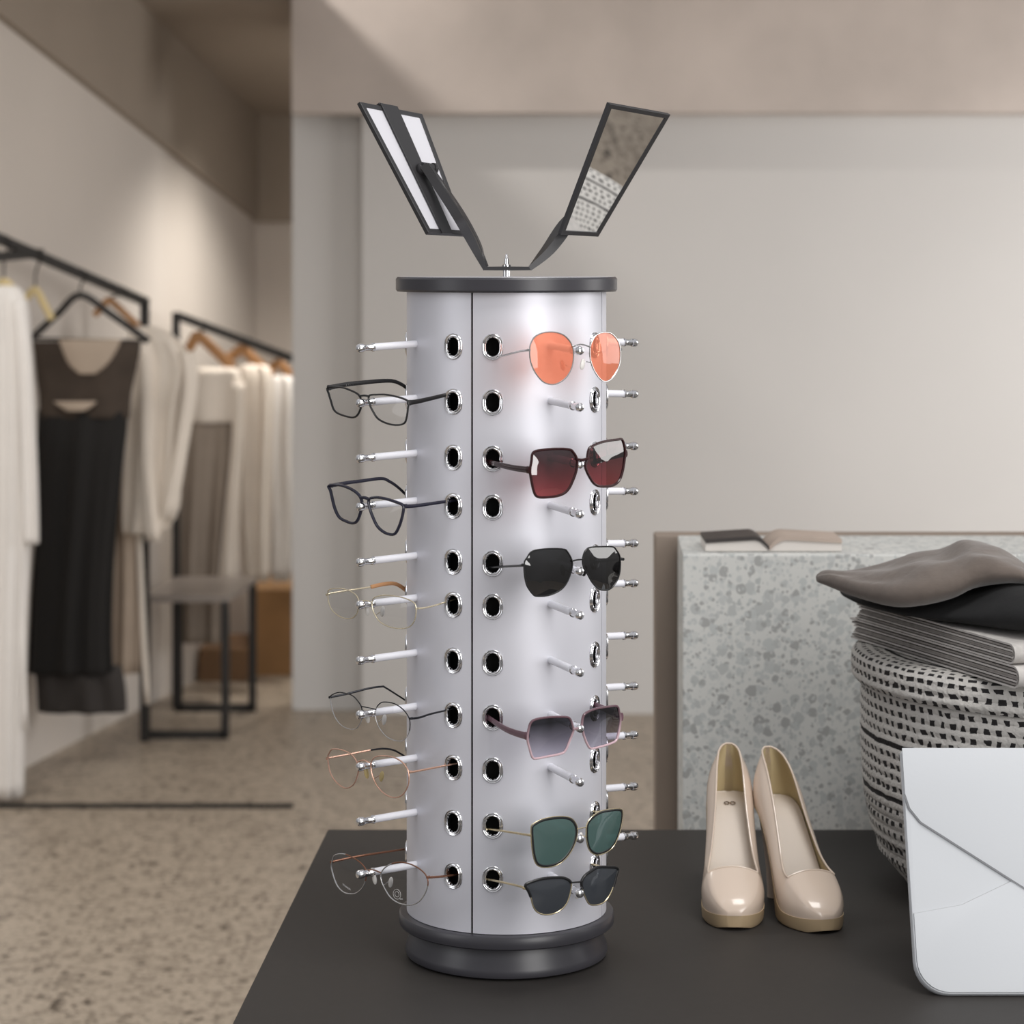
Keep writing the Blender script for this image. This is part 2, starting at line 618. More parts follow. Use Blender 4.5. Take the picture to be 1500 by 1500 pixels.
# bracket and mirrors
TOPZ = 1.589
m = MB()
m.lathe([(.0018, 1.585), (.0045, 1.588), (.0045, 1.597), (.003, 1.597), (.003, 1.5985), (.0055, 1.601), (.0055, 1.6035), (.003, 1.6045), (.0027, 1.611), (.0018, 1.612), (.0018, 1.616), (.0006, 1.617)], c0, 20)
build('bolt', m, M['chrome'], S)
DM = 80.0
Wv = Vector((70, DM, -12))
Hv = Vector((85, (2220 - 5950) / DM, 185))
NR = Wv.cross(Hv).normalized()              # face of the right mirror: right, forward, down
NLf = Vector((-NR.x, -NR.y, NR.z))          # face of the left mirror, half a turn round
CR = PX(892, 252, CY)
CLf = PX(612, 252, CY)
ARM_T = 0.003
# bent flat strap: base plus two arms
endR = CR - NR * 0.016
endL = CLf - NLf * 0.016
def strap(pts, widths, wdir, nd, ths=None):
    mm = MB()
    rings = []
    for q_, (p, w, wd, t) in enumerate(zip(pts, widths, wdir, nd)):
        wd = Vector(wd).normalized() * w / 2
        t = Vector(t).normalized() * (ths[q_] if ths else ARM_T) / 2
        rings.append([p - wd - t, p + wd - t, p + wd + t, p - wd + t])
    mm.loft(rings)
    return mm
zb = 1.599
bL, bR = Vector((CX - .027, CY, zb)), Vector((CX + .029, CY, zb))
Yv = Vector((0, 1, 0))
def behind(px, py, C, N, d):
    return ray_plane(px, py, C - N * d, N)
ptsR = [Vector((CX, CY, zb)), bR, behind(803, 366, CR, NR, .020) * .5 + Vector((PX(803, 366, CY))) * .5, behind(829, 330, CR, NR, .016), behind(858, 295, CR, NR, .014), endR]
ptsL = [Vector((CX, CY, zb)), bL, PX(697, 361, CY - .004), behind(673, 317, CLf, NLf, .030), behind(645, 274, CLf, NLf, .018), endL]
wR = [.024, .024, .023, .018, .013, .012]
upn = (0, 0, 1)
dR = [Yv, Yv, (-.25, 1, .1), (-.45, 1, .2), (-.4, 1, 0), (-.4, 1, 0)]
dL = [Yv, Yv, (.25, 1, -.1), (.45, 1, -.2), (.6, 1, -.2), (.6, 1, -.2)]
nR_ = [upn, (-.5, 0, 1), (-.85, 0, .5), (-.85, 0, .5), (-.85, 0, .5), (-.85, 0, .5)]
nL_ = [upn, (.5, 0, 1), (.85, 0, .5), (.85, 0, .5), (.85, 0, .5), (.85, 0, .5)]
def dens(lst, n=6):
    return catmull([Vector(x) for x in lst], n, closed=False)
def densw(lst, n=6):
    return [v.x for v in catmull([Vector((x, 0, 0)) for x in lst], n, closed=False)]
for nm, pts, dd, nn in (('mirror_arm', ptsR, dR, nR_), ('mirror_arm', ptsL, dL, nL_)):
    mm = strap(pts[:2], wR[:2], dd[:2], nn[:2], [.005, .005])
    m2 = strap(dens(pts[1:]), densw(wR[1:]), dens(dd[1:]), dens(nn[1:]), densw([.006, .0105, .0115, .0105, .009]))
    b_ = len(mm.v)
    mm.v += m2.v
    mm.f += [tuple(i + b_ for i in f) for f in m2.f]
    if pts is ptsL:                         # rib along the strap
        mm.tube([p + Vector((.002, -.001, .002)) for p in dens(pts[1:])], .003, seg=6)
    build(nm, mm, M['arm'], S, angle=30)

def mirror(corners, C, N, back):
    P = [ray_plane(x, y, C, N) for (x, y) in corners]      # TL TR BR BL as seen
    cen = sum(P, Vector()) / 4
    ins = []
    for i in range(4):
        e1, e2 = (P[(i + 1) % 4] - P[i]).normalized(), (P[i - 1] - P[i]).normalized()
        ins.append(P[i] + (e1 + e2) * (0.0062 / e1.cross(e2).length))
    th = 0.006
    mm = MB()
    rows = []
    for i in range(4):
        d = ((P[i] - P[i - 1]).normalized() + (P[i] - P[(i + 1) % 4]).normalized())
        i1 = ins[i]
        rows.append([P[i] + N * th * .35, P[i] - N * th * .65, i1 - N * th * .65, i1 - N * .001, i1 + N * .001, i1 + N * th * .35])
    mm.grid(rows, closed_u=True, closed_v=True)
    fr = build('mirror_frame', mm, M['arm'], S, smooth=False, bevel=.0008)
    g = MB()
    ii = [p + (p - cen).normalized() * .001 for p in ins]
    g.prism([p + N * .0008 for p in ii], -N * .001)
    build('mirror_glass', g, M['mirror'], fr, smooth=False)
    g = MB(); g.prism([p - N * .0005 for p in ii], -N * .002)
    build('back_panel', g, M['mirror_back'], fr, smooth=False)
    def lerp(a, b, t): return a + (b - a) * t
    g = MB()
    a, b = 0.33, 0.60
    t0, t1 = lerp(P[0], P[1], a), lerp(P[0], P[1], b)
    u1, u0 = lerp(P[3], P[2], b), lerp(P[3], P[2], a)
    up = (t0 - u0).normalized()
    tp = .003 if back else -.003
    g.prism([t0 + up * tp - N * .0037, t1 + up * tp - N * .0037, u1 - up * .0 - N * .0037, u0 - N * .0037], -N * .0022)
    if back:
        g.prism([t0 + up * .003 - N * .0037, t1 + up * .003 - N * .0037, t1 + up * .003 + N * .004, t0 + up * .003 + N * .004], up * .0018)
    build('back_strap', g, M['arm'], fr, smooth=False, bevel=.0005)
    g = MB()
    c = C - N * .0055
    Mx = (-N).to_track_quat('Z', 'Y').to_matrix()
    g.lathe([(.0005, 0), (.008, 0), (.008, .006), (.006, .0085), (.0005, .0085)], c, 20, Mx)
    e1 = C - N * .012
    ax = (P[1] - P[0]).normalized()
    g.tube([e1 - ax * .004, e1 + ax * .016], .0065, seg=12)
    g.tube([e1 + ax * .014, e1 + ax * .018], .0078, seg=12)
    build('hinge', g, M['arm'], fr)
    g = MB()
    g.tube([e1 - ax * .0045, e1 - ax * .0065], .0034, seg=6)
    build('screw', g, M['chrome'], fr)
    return fr
mirror([(892, 151), (981, 167), (875, 346), (820, 343)], CR, NR, False)
mirror([(524, 151), (616, 169), (682, 346), (625, 343)], CLf, NLf, True)

# ------------------------------------------------------------------ glasses
M['blk'] = mat('black_acetate', (0.012, 0.012, 0.013, 1), 0.3)
M['navy'] = mat('dark_navy_acetate', srgb(38, 38, 54), 0.25)
M['gold'] = mat('pale_gold_metal', srgb(226, 214, 186), 0.25, metal=0.75)
M['gold2'] = mat('gold_metal', srgb(230, 214, 176), 0.2, metal=0.85)
M['rose'] = mat('rose_gold_metal', srgb(226, 182, 160), 0.25, metal=0.7)
M['brown_metal'] = mat('brown_metal', srgb(140, 98, 78), 0.25, metal=0.6)
M['steel'] = mat('silver_wire', srgb(205, 205, 205), 0.2, metal=0.85)
M['gun'] = mat('gunmetal_wire', srgb(52, 53, 58), 0.25, metal=0.6)
M['tan_tip'] = mat('tan_temple_tip', srgb(214, 158, 110), 0.4)
M['pad'] = mat('clear_silicone', srgb(235, 232, 228), 0.2)
M['pad_amber'] = mat('amber_silicone', srgb(222, 200, 140), 0.2)
M['burg'] = mat('burgundy_acetate', srgb(52, 24, 26), 0.2)
M['pinkf'] = mat('translucent_pink_acetate', srgb(196, 150, 160), 0.15, noise=0.15, nscale=25)
_t = M['pinkf'].node_tree
_c, _s, _r = _t.nodes.new('ShaderNodeTexCoord'), _t.nodes.new('ShaderNodeSeparateXYZ'), _t.nodes.new('ShaderNodeValToRGB')
_t.links.new(_c.outputs['Generated'], _s.inputs[0])
_t.links.new(_s.outputs['Z'], _r.inputs[0])
_r.color_ramp.elements[0].position, _r.color_ramp.elements[1].position = .3, .85
_r.color_ramp.elements[0].color, _r.color_ramp.elements[1].color = srgb(208, 178, 185), srgb(108, 82, 90)
_t.links.new(_r.outputs[0], _t.nodes['Principled BSDF'].inputs['Base Color'])
M['mauve'] = mat('mauve_acetate', srgb(112, 82, 92), 0.3)
M['white_ink'] = mat('white_print', srgb(225, 225, 225), 0.5)
M['clear'] = lens_mat('clear_lens', (0.95, 0.955, 0.96, 1), gloss=0.045)
M['l_orange'] = lens_mat('orange_lens', (1.0, 0.36, 0.22, 1), gloss=0.06, body=srgb(255, 150, 118), body_amt=0.45)
M['l_wine'] = lens_mat('wine_gradient_lens', (0.05, 0.015, 0.02, 1), (0.36, 0.07, 0.075, 1), gloss=0.16)
M['l_black'] = lens_mat('black_lens', (0.012, 0.012, 0.013, 1), gloss=0.14)
M['l_grey'] = lens_mat('grey_gradient_lens', (0.03, 0.03, 0.038, 1), (0.66, 0.63, 0.72, 1), gloss=0.07, pos=(0.05, 0.85))
M['l_green'] = lens_mat('green_lens', (0.03, 0.075, 0.07, 1), gloss=0.10, body=srgb(86, 112, 108), body_amt=0.7)
M['l_smoke'] = lens_mat('smoke_lens', (0.02, 0.022, 0.026, 1), gloss=0.08, body=srgb(74, 78, 84), body_amt=0.6)

def Npl(a):
    return Vector((math.sin(R(a)), -math.cos(R(a)), 0))

def glasses(kind, label, group, tf, left, right, bridge, tl, tr, rim, rimw, lens, side, upper=None, lower_m=None, low_r=None,
            tmat=None, tiph=None, tiprad=None, tip_m=None, pads=None, pad_m=None, th=0.0022, tw=0.0012, inner=None, face=None, wrap=None, bz=None):
    ox, oy, s = tf
    T = lambda p: (ox + p[0] * s, oy + p[1] * s)
    if side == 'L':
        f0, wr, BY = -42, 5.0, 2.958
        zl, zr = 3.064, 2.956
    else:
        f0, wr, BY = 38, 9.0, 2.868
        zl, zr = 2.938, 2.985
    bm_ = T(bridge[len(bridge) // 2])
    B = PX(bm_[0], bm_[1], BY)
    nl, nr = Npl(f0 - wr), Npl(f0 + wr)
    root = empty(kind, B)
    tag(root, label, 'sunglasses' if kind == 'sunglasses' else 'glasses', group)
    loops = []
    for pts, n in ((left, nl), (right, nr)):
        loops.append(catmull([ray_plane(*T(p), B, n) for p in pts], 5))
    nf = Npl(f0)
    br = catmull([ray_plane(*T(p), B, nf) for p in bridge], 5, closed=False)
    if upper is None:
        mm = MB()
        for lp, n in zip(loops, (nl, nr)):
            mm.tube(lp, rimw, rimw * 1.25, n, seg=8, closed=True)
        mm.tube(br, rimw * 1.1, rimw * 1.1, nf, seg=8)
        build('rim', mm, rim, root)
    else:
        mm, m2 = MB(), MB()
        for lp, n, (a, b) in zip(loops, (nl, nr), upper):
            k = len(lp)
            ia, ib = a * 5, b * 5
            up = [lp[i % k] for i in range(ia, ib + 1)]
            lo = [lp[i % k] for i in range(ib, ia + k + 1)]
            mm.tube(up, rimw, rimw * 1.1, n, seg=8)
            m2.tube(lo, low_r, low_r * 1.2, n, seg=8)
        mm.tube(br, min(rimw, .001), min(rimw, .001), nf, seg=8)
        o = build('rim', mm, rim, root)
        o = build('lower_rim', m2, lower_m, root)
        o['label'] = 'slim metal lower rim'
    if inner:
        mm = MB()
        for lp, n in zip(loops, (nl, nr)):
            c = sum(lp, Vector()) / len(lp)
            l2 = [p + (c - p).normalized() * inner[1] for p in lp]
            mm.tube(l2, inner[1] * .8, rimw * 1.3, n, seg=8, closed=True)
        build('inner_rim', mm, inner[0], root)
    for lp, n in zip(loops, (nl, nr)):
        mm = MB()
        c = sum(lp, Vector()) / len(lp)
        rows = []
        for q in (1.0, .8, .55, .3, .08):
            rows.append([c + (p - c) * q + n * (.0022 * (1 - q * q)) for p in lp])
        b0 = mm.grid(rows, closed_u=True)
        k = len(lp)
        mm.cap(range(b0 + 4 * k, b0 + 5 * k))
        build('lens', mm, lens, root, angle=60)
    # temples
    for pts, n, ze in ((tl, nl, zl), (tr, nr, zr)):
        q = [T(p) for p in pts]
        L_ = [0]
        for i in range(1, len(q)):
            L_.append(L_[-1] + math.hypot(q[i][0] - q[i - 1][0], q[i][1] - q[i - 1][1]))
        h = ray_plane(*q[0], B, n)
        z0_ = h.y
        P3 = [PX(p[0], p[1], z0_ + (ze - z0_) * l / L_[-1]) for p, l in zip(q, L_)]
        P3.append(P3[-1] + (P3[-1] - P3[-2]).normalized() * .008)
        tmt = tmat or rim
        if tiph is not None and pts is tl:
            a = catmull(P3[:tiph + 1], 6, closed=False)
            b = catmull(P3[tiph:], 6, closed=False)
            mm = MB(); mm.tube(a, tw, th)
            mm.tube([h - nf * -.001, h - nf * .004], tw * 1.5, th * 1.3)
            t_ = build('temple', mm, tmt, root)
            mm = MB(); mm.tube(b, tiprad, tiprad * 1.2)
            o = build('temple_tip', mm, tip_m, t_)
        else:
            a = catmull(P3, 6, closed=False)
            n_ = len(a)
            rb = [th * (1.15 - .45 * i / n_) for i in range(n_)]
            mm = MB(); mm.tube(a, tw, rb)
            mm.tube([h + nf * .0005, h - nf * .004], tw * 1.5, th * 1.25)
            build('temple', mm, tmt, root)
    if pads:
        for k, p in enumerate(pads):
            c = ray_plane(*T(p), B, nl if k == 0 else nr) - nf * .006
            mm = MB()
            Mx = Matrix.Rotation(R(f0), 3, 'Z') @ Matrix.Rotation(R(-14 if k == 0 else 14), 3, 'Y')
            mm.ellipsoid(c, .0035, .0019, .0068, Mx)
            po = build('nose_pad', mm, pad_m or M['pad'], root)
            lp = loops[k]
            near = min(lp, key=lambda v: (v - c).length)
            mm = MB(); mm.tube(catmull([near, (near + c) / 2 - nf * .003 + Vector((0, 0, .002)), c], 4, closed=False), .0005, seg=6)
            build('pad_arm', mm, lower_m or rim, po)
    root['side'] = side
    del root['side']
    return root, loops, (nl, nr), T, B

GE = 'clear eyeglasses on the left pegs'
GS = 'sunglasses on the right pegs'
A1 = (460, 420, .2)
g1 = glasses('eyeglasses', 'eyeglasses with black rectangular rims, topmost clear pair on the silver drum', GE, A1,
    [(102, 738), (200, 737), (270, 760), (325, 790), (345, 830), (345, 880), (325, 930), (295, 956), (250, 953), (180, 930), (145, 900), (125, 840), (110, 790)],
    [(403, 800), (460, 790), (540, 792), (640, 815), (690, 842), (688, 890), (678, 960), (660, 1000), (610, 1013), (540, 1003), (470, 968), (430, 910), (408, 860)],
    [(335, 800), (370, 797), (405, 803)],
    [(103, 740), (240, 715), (380, 700), (500, 690), (580, 692), (640, 715), (672, 738)], [(690, 850), (760, 840), (870, 815), (1020, 778)],
    M['blk'], .0012, M['clear'], 'L', th=.0028, tw=.0013)
A2 = (460, 660, .2)
g2 = glasses('eyeglasses', 'eyeglasses with thick dark navy rims, second pair down on the left of the drum', GE, A2,
    [(110, 258), (180, 252), (250, 272), (310, 307), (342, 345), (352, 390), (342, 450), (318, 512), (285, 532), (235, 518), (185, 488), (152, 420), (132, 340), (122, 295)],
    [(402, 360), (450, 343), (520, 352), (600, 377), (652, 402), (653, 450), (633, 530), (603, 597), (573, 615), (520, 602), (467, 558), (432, 490), (408, 420)],
    [(340, 345), (372, 345), (405, 358)],
    [(118, 258), (250, 235), (330, 225), (490, 205), (550, 225), (610, 265), (675, 325)], [(660, 408), (740, 405), (950, 375), (1040, 362)],
    M['navy'], .0018, M['clear'], 'L', th=.0022, tw=.0013)
A3 = (470, 840, .14667)
glasses('eyeglasses', 'eyeglasses with thin pale gold rims and a tan temple tip, third pair down', GE, A3,
    [(70, 190), (90, 160), (150, 148), (230, 155), (300, 180), (355, 220), (380, 280), (375, 350), (355, 410), (310, 445), (250, 450), (180, 425), (115, 370), (80, 290)],
    [(515, 265), (560, 230), (640, 217), (730, 225), (830, 245), (920, 285), (950, 330), (948, 420), (925, 490), (880, 535), (800, 550), (700, 538), (600, 490), (545, 420), (517, 350)],
    [(380, 285), (440, 270), (513, 292)],
    [(60, 212), (150, 190), (500, 135), (620, 108), (720, 100), (790, 125), (870, 185)], [(950, 352), (1080, 335), (1300, 270)],
    M['gold'], .0007, M['clear'], 'L', tiph=2, tiprad=.0021, tip_m=M['tan_tip'], pads=[(425, 372), (580, 385)], th=.0011, tw=.0008)
A4 = (470, 990, .14667)
glasses('eyeglasses', 'eyeglasses with fine gunmetal upper rims and silver lower wire, fourth pair down', GE, A4,
    [(95, 215), (120, 185), (180, 165), (250, 175), (310, 195), (360, 240), (405, 310), (415, 400), (395, 470), (360, 520), (315, 535), (250, 520), (190, 480), (140, 410), (110, 320)],
    [(545, 380), (560, 310), (610, 265), (680, 265), (750, 285), (820, 335), (870, 400), (890, 460), (885, 550), (855, 615), (810, 650), (740, 645), (660, 610), (590, 530), (555, 450)],
    [(408, 305), (470, 318), (550, 335)],
    [(85, 215), (260, 180), (480, 125), (610, 107), (640, 115), (760, 190), (880, 268)], [(890, 428), (990, 415), (1100, 380), (1340, 325)],
    M['gun'], .0007, M['clear'], 'L', upper=((0, 7), (1, 8)), lower_m=M['steel'], low_r=.0005, pads=[(430, 425), (597, 445)], th=.0013, tw=.0008)
glasses('eyeglasses', 'eyeglasses with round rose gold wire rims and amber nose pads', GE, A4,
    [(70, 820), (85, 770), (110, 735), (170, 732), (240, 750), (310, 790), (355, 850), (378, 920), (365, 1000), (330, 1080), (270, 1120), (215, 1110), (140, 1045), (90, 950)],
    [(500, 905), (515, 840), (560, 805), (640, 800), (730, 815), (810, 860), (865, 930), (880, 1000), (875, 1080), (840, 1160), (790, 1205), (720, 1215), (640, 1180), (570, 1110), (520, 1010)],
    [(368, 860), (420, 842), (475, 862), (507, 885)],
    [(62, 825), (300, 780), (495, 742), (620, 727), (720, 740), (790, 775), (880, 830)], [(880, 962), (940, 955), (1370, 872)],
    M['rose'], .0008, M['clear'], 'L', tiph=2, tiprad=.0010, tip_m=M['gun'], pads=[(420, 980), (572, 1012)], pad_m=M['pad_amber'], th=.0013, tw=.0009)
A6 = (470, 1230, .14667)
g6 = glasses('eyeglasses', 'eyeglasses with brown half rims over white wire, lowest clear pair on the drum', GE, A6,
    [(115, 210), (130, 165), (180, 143), (250, 148), (320, 180), (385, 220), (440, 280), (455, 340), (445, 410), (415, 480), (360, 530), (300, 542), (230, 525), (165, 460), (125, 360), (105, 270)],
    [(600, 340), (640, 280), (710, 240), (790, 225), (880, 240), (960, 275), (1030, 330), (1065, 390), (1068, 460), (1040, 540), (990, 610), (920, 648), (840, 650), (760, 625), (690, 570), (640, 490), (605, 410)],
    [(452, 305), (525, 302), (597, 330)],
    [(100, 225), (350, 170), (700, 115), (880, 90)], [(1062, 378), (1240, 365), (1370, 345)],
    M['brown_metal'], .0008, M['clear'], 'L', upper=((3, 8), (2, 8)), lower_m=M['steel'], low_r=.0008, pads=[(500, 402), (662, 435)], th=.0014, tw=.0010)

B1 = (680, 420, .2)
glasses('sunglasses', 'round sunglasses with bright orange lenses at the top right of the drum', GS, B1,
    [(480, 460), (490, 410), (520, 365), (575, 338), (650, 332), (720, 350), (770, 395), (795, 450), (800, 520), (785, 600), (745, 665), (690, 705), (630, 715), (570, 690), (515, 620), (485, 540)],
    [(920, 460), (930, 410), (965, 355), (1020, 334), (1075, 342), (1120, 390), (1140, 450), (1140, 540), (1120, 610), (1080, 670), (1040, 693), (1000, 680), (955, 620), (925, 540)],
    [(793, 440), (855, 422), (925, 442)],
    [(480, 464), (400, 475), (300, 502), (215, 520)], [(1150, 460), (1090, 470), (955, 488)],
    M['steel'], .0008, M['l_orange'], 'R', pads=[(745, 575), (890, 570)], th=.0012, tw=.0009)
B2 = (680, 620, .2)
r2 = glasses('sunglasses', 'oversized square sunglasses with wine red gradient lenses in burgundy rims', GS, B2,
    [(505, 215), (570, 195), (680, 187), (770, 192), (800, 215), (825, 262), (825, 330), (800, 410), (760, 488), (700, 528), (600, 543), (535, 538), (510, 500), (492, 420), (482, 350), (492, 280)],
    [(900, 255), (912, 192), (940, 165), (1020, 135), (1120, 120), (1158, 122), (1178, 200), (1172, 280), (1155, 370), (1128, 428), (1080, 458), (1000, 463), (952, 443), (915, 390), (887, 320)],
    [(820, 262), (862, 268), (905, 258)],
    [(478, 342), (350, 325), (170, 282)], [(1185, 222), (1100, 240), (955, 285)],
    M['burg'], .0015, M['l_wine'], 'R', th=.0036, tw=.0015)
glasses('sunglasses', 'angular sunglasses with black lenses and thin black wire rims', GS, B2,
    [(440, 1025), (460, 985), (500, 937), (600, 920), (720, 921), (755, 940), (790, 1010), (785, 1080), (750, 1170), (700, 1225), (620, 1260), (540, 1267), (505, 1255), (460, 1190), (442, 1110)],
    [(870, 980), (890, 930), (930, 908), (1030, 903), (1090, 906), (1115, 930), (1140, 980), (1140, 1080), (1120, 1150), (1080, 1205), (1040, 1222), (990, 1215), (940, 1170), (895, 1090), (870, 1040)],
    [(788, 1010), (830, 1000), (872, 998)],
    [(440, 1040), (380, 1045), (180, 1055)], [(1165, 996), (1080, 1002), (955, 1020)],
    M['blk'], .0009, M['l_black'], 'R', th=.0015, tw=.0011, pads=[(745, 1080), (905, 1085)], pad_m=M['blk'])
B4 = (680, 860, .2)
r4 = glasses('sunglasses', 'square sunglasses with grey fading lenses in translucent pink rims', GS, B4,
    [(490, 990), (530, 967), (620, 953), (740, 951), (775, 967), (795, 1020), (800, 1050), (770, 1130), (740, 1198), (700, 1222), (600, 1242), (530, 1255), (500, 1247), (478, 1180), (463, 1110), (472, 1040)],
    [(870, 950), (895, 920), (960, 892), (1060, 875), (1118, 873), (1133, 910), (1143, 970), (1133, 1050), (1113, 1120), (1060, 1150), (980, 1173), (930, 1182), (905, 1158), (877, 1090), (862, 1020)],
    [(795, 1042), (835, 1033), (866, 1026)],
    [(465, 1092), (380, 1070), (290, 1032), (170, 952)], [(1155, 950), (1060, 905), (950, 860)],
    M['pinkf'], .0014, M['l_grey'], 'R', th=.0040, tw=.0015, tmat=M['mauve'])
B5 = (700, 1170, .14667)
glasses('sunglasses', 'cat eye sunglasses with green lenses in gold and black double rims', GS, B5,
    [(530, 290), (555, 250), (640, 205), (760, 180), (870, 178), (940, 200), (985, 260), (995, 340), (970, 450), (910, 560), (830, 640), (740, 680), (640, 685), (580, 650), (550, 560), (535, 440)],
    [(1080, 330), (1090, 250), (1140, 180), (1220, 125), (1320, 105), (1410, 100), (1445, 125), (1440, 230), (1415, 340), (1370, 450), (1310, 520), (1220, 560), (1160, 555), (1110, 510), (1085, 420)],
    [(990, 305), (1040, 292), (1088, 285)],
    [(530, 367), (200, 315), (85, 300)], [(1442, 145), (1300, 140), (1130, 125)],
    M['gold2'], .0006, M['l_green'], 'R', inner=(M['blk'], .0019), pads=[(915, 400), (1055, 400)], th=.0013, tw=.0010)
glasses('sunglasses', 'browline sunglasses with smoky lenses, black top and gold lower rims, lowest pair', GS, B5,
    [(475, 862), (560, 822), (660, 797), (780, 787), (870, 794), (930, 840), (925, 930), (890, 1040), (830, 1110), (750, 1150), (660, 1158), (590, 1130), (550, 1070), (528, 980), (505, 925)],
    [(1035, 830), (1070, 768), (1140, 717), (1200, 684), (1300, 683), (1393, 694), (1383, 760), (1350, 880), (1310, 970), (1250, 1040), (1170, 1063), (1110, 1050), (1070, 980), (1042, 900)],
    [(930, 838), (980, 834), (1037, 828)],
    [(475, 897), (400, 870), (200, 825), (70, 800)], [(1395, 722), (1280, 690), (1120, 650)],
    M['blk'], .0017, M['l_smoke'], 'R', upper=((-2, 5), (-1, 7)), lower_m=M['gold2'], low_r=.0008, pads=[(868, 975), (1030, 955)], th=.0014, tw=.0010, tmat=M['gold2'])

# printing and marks on the glasses
def text_mesh(body, size):
    cu = bpy.data.curves.new('t', 'FONT')
    cu.body = body
    cu.size = size
    cu.align_x = cu.align_y = 'CENTER'
    cu.extrude = .00003
    o = bpy.data.objects.new('t', cu)
    COL.objects.link(o)
    dg = bpy.context.evaluated_depsgraph_get()
    me = bpy.data.meshes.new_from_object(o.evaluated_get(dg))
    bpy.data.objects.remove(o)
    mb = MB()
    mb.v = [Vector(v.co) for v in me.vertices]
    mb.f = [tuple(p.vertices) for p in me.polygons]
    return mb
def put_text(body, size, pos, nrm, parent, slope=0.0, m='white_ink', name='lettering'):
    mb = text_mesh(body, size)
    x = Vector((0, 0, 1)).cross(nrm).normalized()
    y = Vector((0, 0, 1))
    x2 = (x + y * slope).normalized()
    mb.v = [pos + x2 * v.x + y * v.y + nrm * v.z for v in mb.v]
    return build(name, mb, M[m], parent, smooth=False, fix=False)
root, loops, ns, T, B = g6
lens6 = [c for c in root.children if c.name.startswith('lens')]
put_text('TITANIUM', .0034, ray_plane(*T((272, 470)), B, ns[0]) + ns[0] * .0025, ns[0], lens6[0], -.25)
pos = ray_plane(*T((775, 540)), B, ns[1]) + ns[1] * .0028
mm = MB()
x = Vector((0, 0, 1)).cross(ns[1]).normalized()
for rr in (.0058, .0032):
    mm.tube([pos + x * (rr * math.cos(2 * math.pi * k / 24)) + Vector((0, 0, rr * math.sin(2 * math.pi * k / 24))) for k in range(24)], .0002, ref=ns[1], seg=5, closed=True)
mm.tube([pos + x * .0045 - Vector((0, 0, .005)), pos + x * .0085 - Vector((0, 0, .0045))], .0003, seg=5)
build('emblem', mm, M['white_ink'], lens6[1])
def on_temple(gl, idx, p, body, size, slope):
    root, loops, ns, T, B = gl
    tm = [c for c in root.children if c.name.startswith('temple')][idx]
    return tm
# white print along the far temples' inner faces
for gl, a, b in ((g1, (235, 720), (380, 706)), (g2, (175, 250), (325, 233))):
    root, loops, ns, T, B = gl
    tm = [c for c in root.children if c.name.startswith('temple')][0]
    h = ray_plane(*T((103, 740) if gl is g1 else (118, 258)), B, ns[0])
    q0, q1 = T(a), T(b)
    mm = MB()
    for k in range(9):
        t = k / 9
        x_ = q0[0] + (q1[0] - q0[0]) * t
        y_ = q0[1] + (q1[1] - q0[1]) * t
        f = (x_ - 480) / 112
        Y = h.y + (3.064 - h.y) * f - .0016
        c = PX(x_, y_, Y)
        mm.box(c.x - .0009, c.x + .0005, c.y - .0002, c.y + .0002, c.z - .0006, c.z + .0007)
    build('lettering', mm, M['white_ink'], tm, smooth=False)
root, loops, ns, T, B = r2
tm = [c for c in root.children if c.name.startswith('temple')][0]
h = ray_plane(*T((478, 342)), B, ns[0])
p0, p1 = T((340, 326)), T((400, 337))
f0_ = lambda px: h.y + (2.938 - h.y) * (T((478, 0))[0] - px) / (T((478, 0))[0] - T((170, 0))[0])
a, b = PX(p0[0], p0[1], f0_(p0[0]) - .0014), PX(p1[0], p1[1], f0_(p1[0]) - .0014)
mm = MB(); mm.tube([a, b], .0008, .0018, seg=6)
build('emblem', mm, M['gold2'], tm)

# ------------------------------------------------------------------ plinth and open magazine
PY0 = 3.76
pz = CAMZ - (812 - HZ) / FPX * PY0
xa = 250 / FPX * PY0
m = MB()
sk = .010
m.prism([(xa, PY0, 0), (.86, PY0, 0), (.86 + sk, 4.02, 0), (xa + sk, 4.02, 0)], (0, 0, pz))
o = build('terrazzo_plinth', m, M['plinth'], smooth=False, bevel=.003)
tag(o, 'pale grey terrazzo block standing behind the table with an open magazine on it', 'plinth')
M['plinth_side_shade'] = mat('taupe_shade_tone', srgb(148, 134, 122), 0.7, noise=.04, nscale=6)
m = MB(); m.box(.2357, .86, 4.04, 4.10, 0, 1.158)  # added slab, its taupe stands in for the plinth's shaded side
o = build('side_shade_slab', m, M['plinth_side_shade'], smooth=False, bevel=.003)
tag(o, 'added taupe slab standing in for the shaded left side of the terrazzo plinth', 'plinth')
M['page'] = mat('white_pages', srgb(214, 208, 202), 0.7)
M['photo_dark'] = mat('dark_printed_page', srgb(58, 52, 50), 0.5, noise=.3, nscale=14)
M['photo_pale'] = mat('pale_printed_page', srgb(176, 160, 148), 0.5, noise=.15, nscale=14)
mg = empty('open_magazine', (PX(1118, 800, 3.88).x, 3.88, pz))
tag(mg, 'open magazine with a dark left page lying on the terrazzo plinth', 'magazine')
xs = PX(1118, 800, 3.88).x
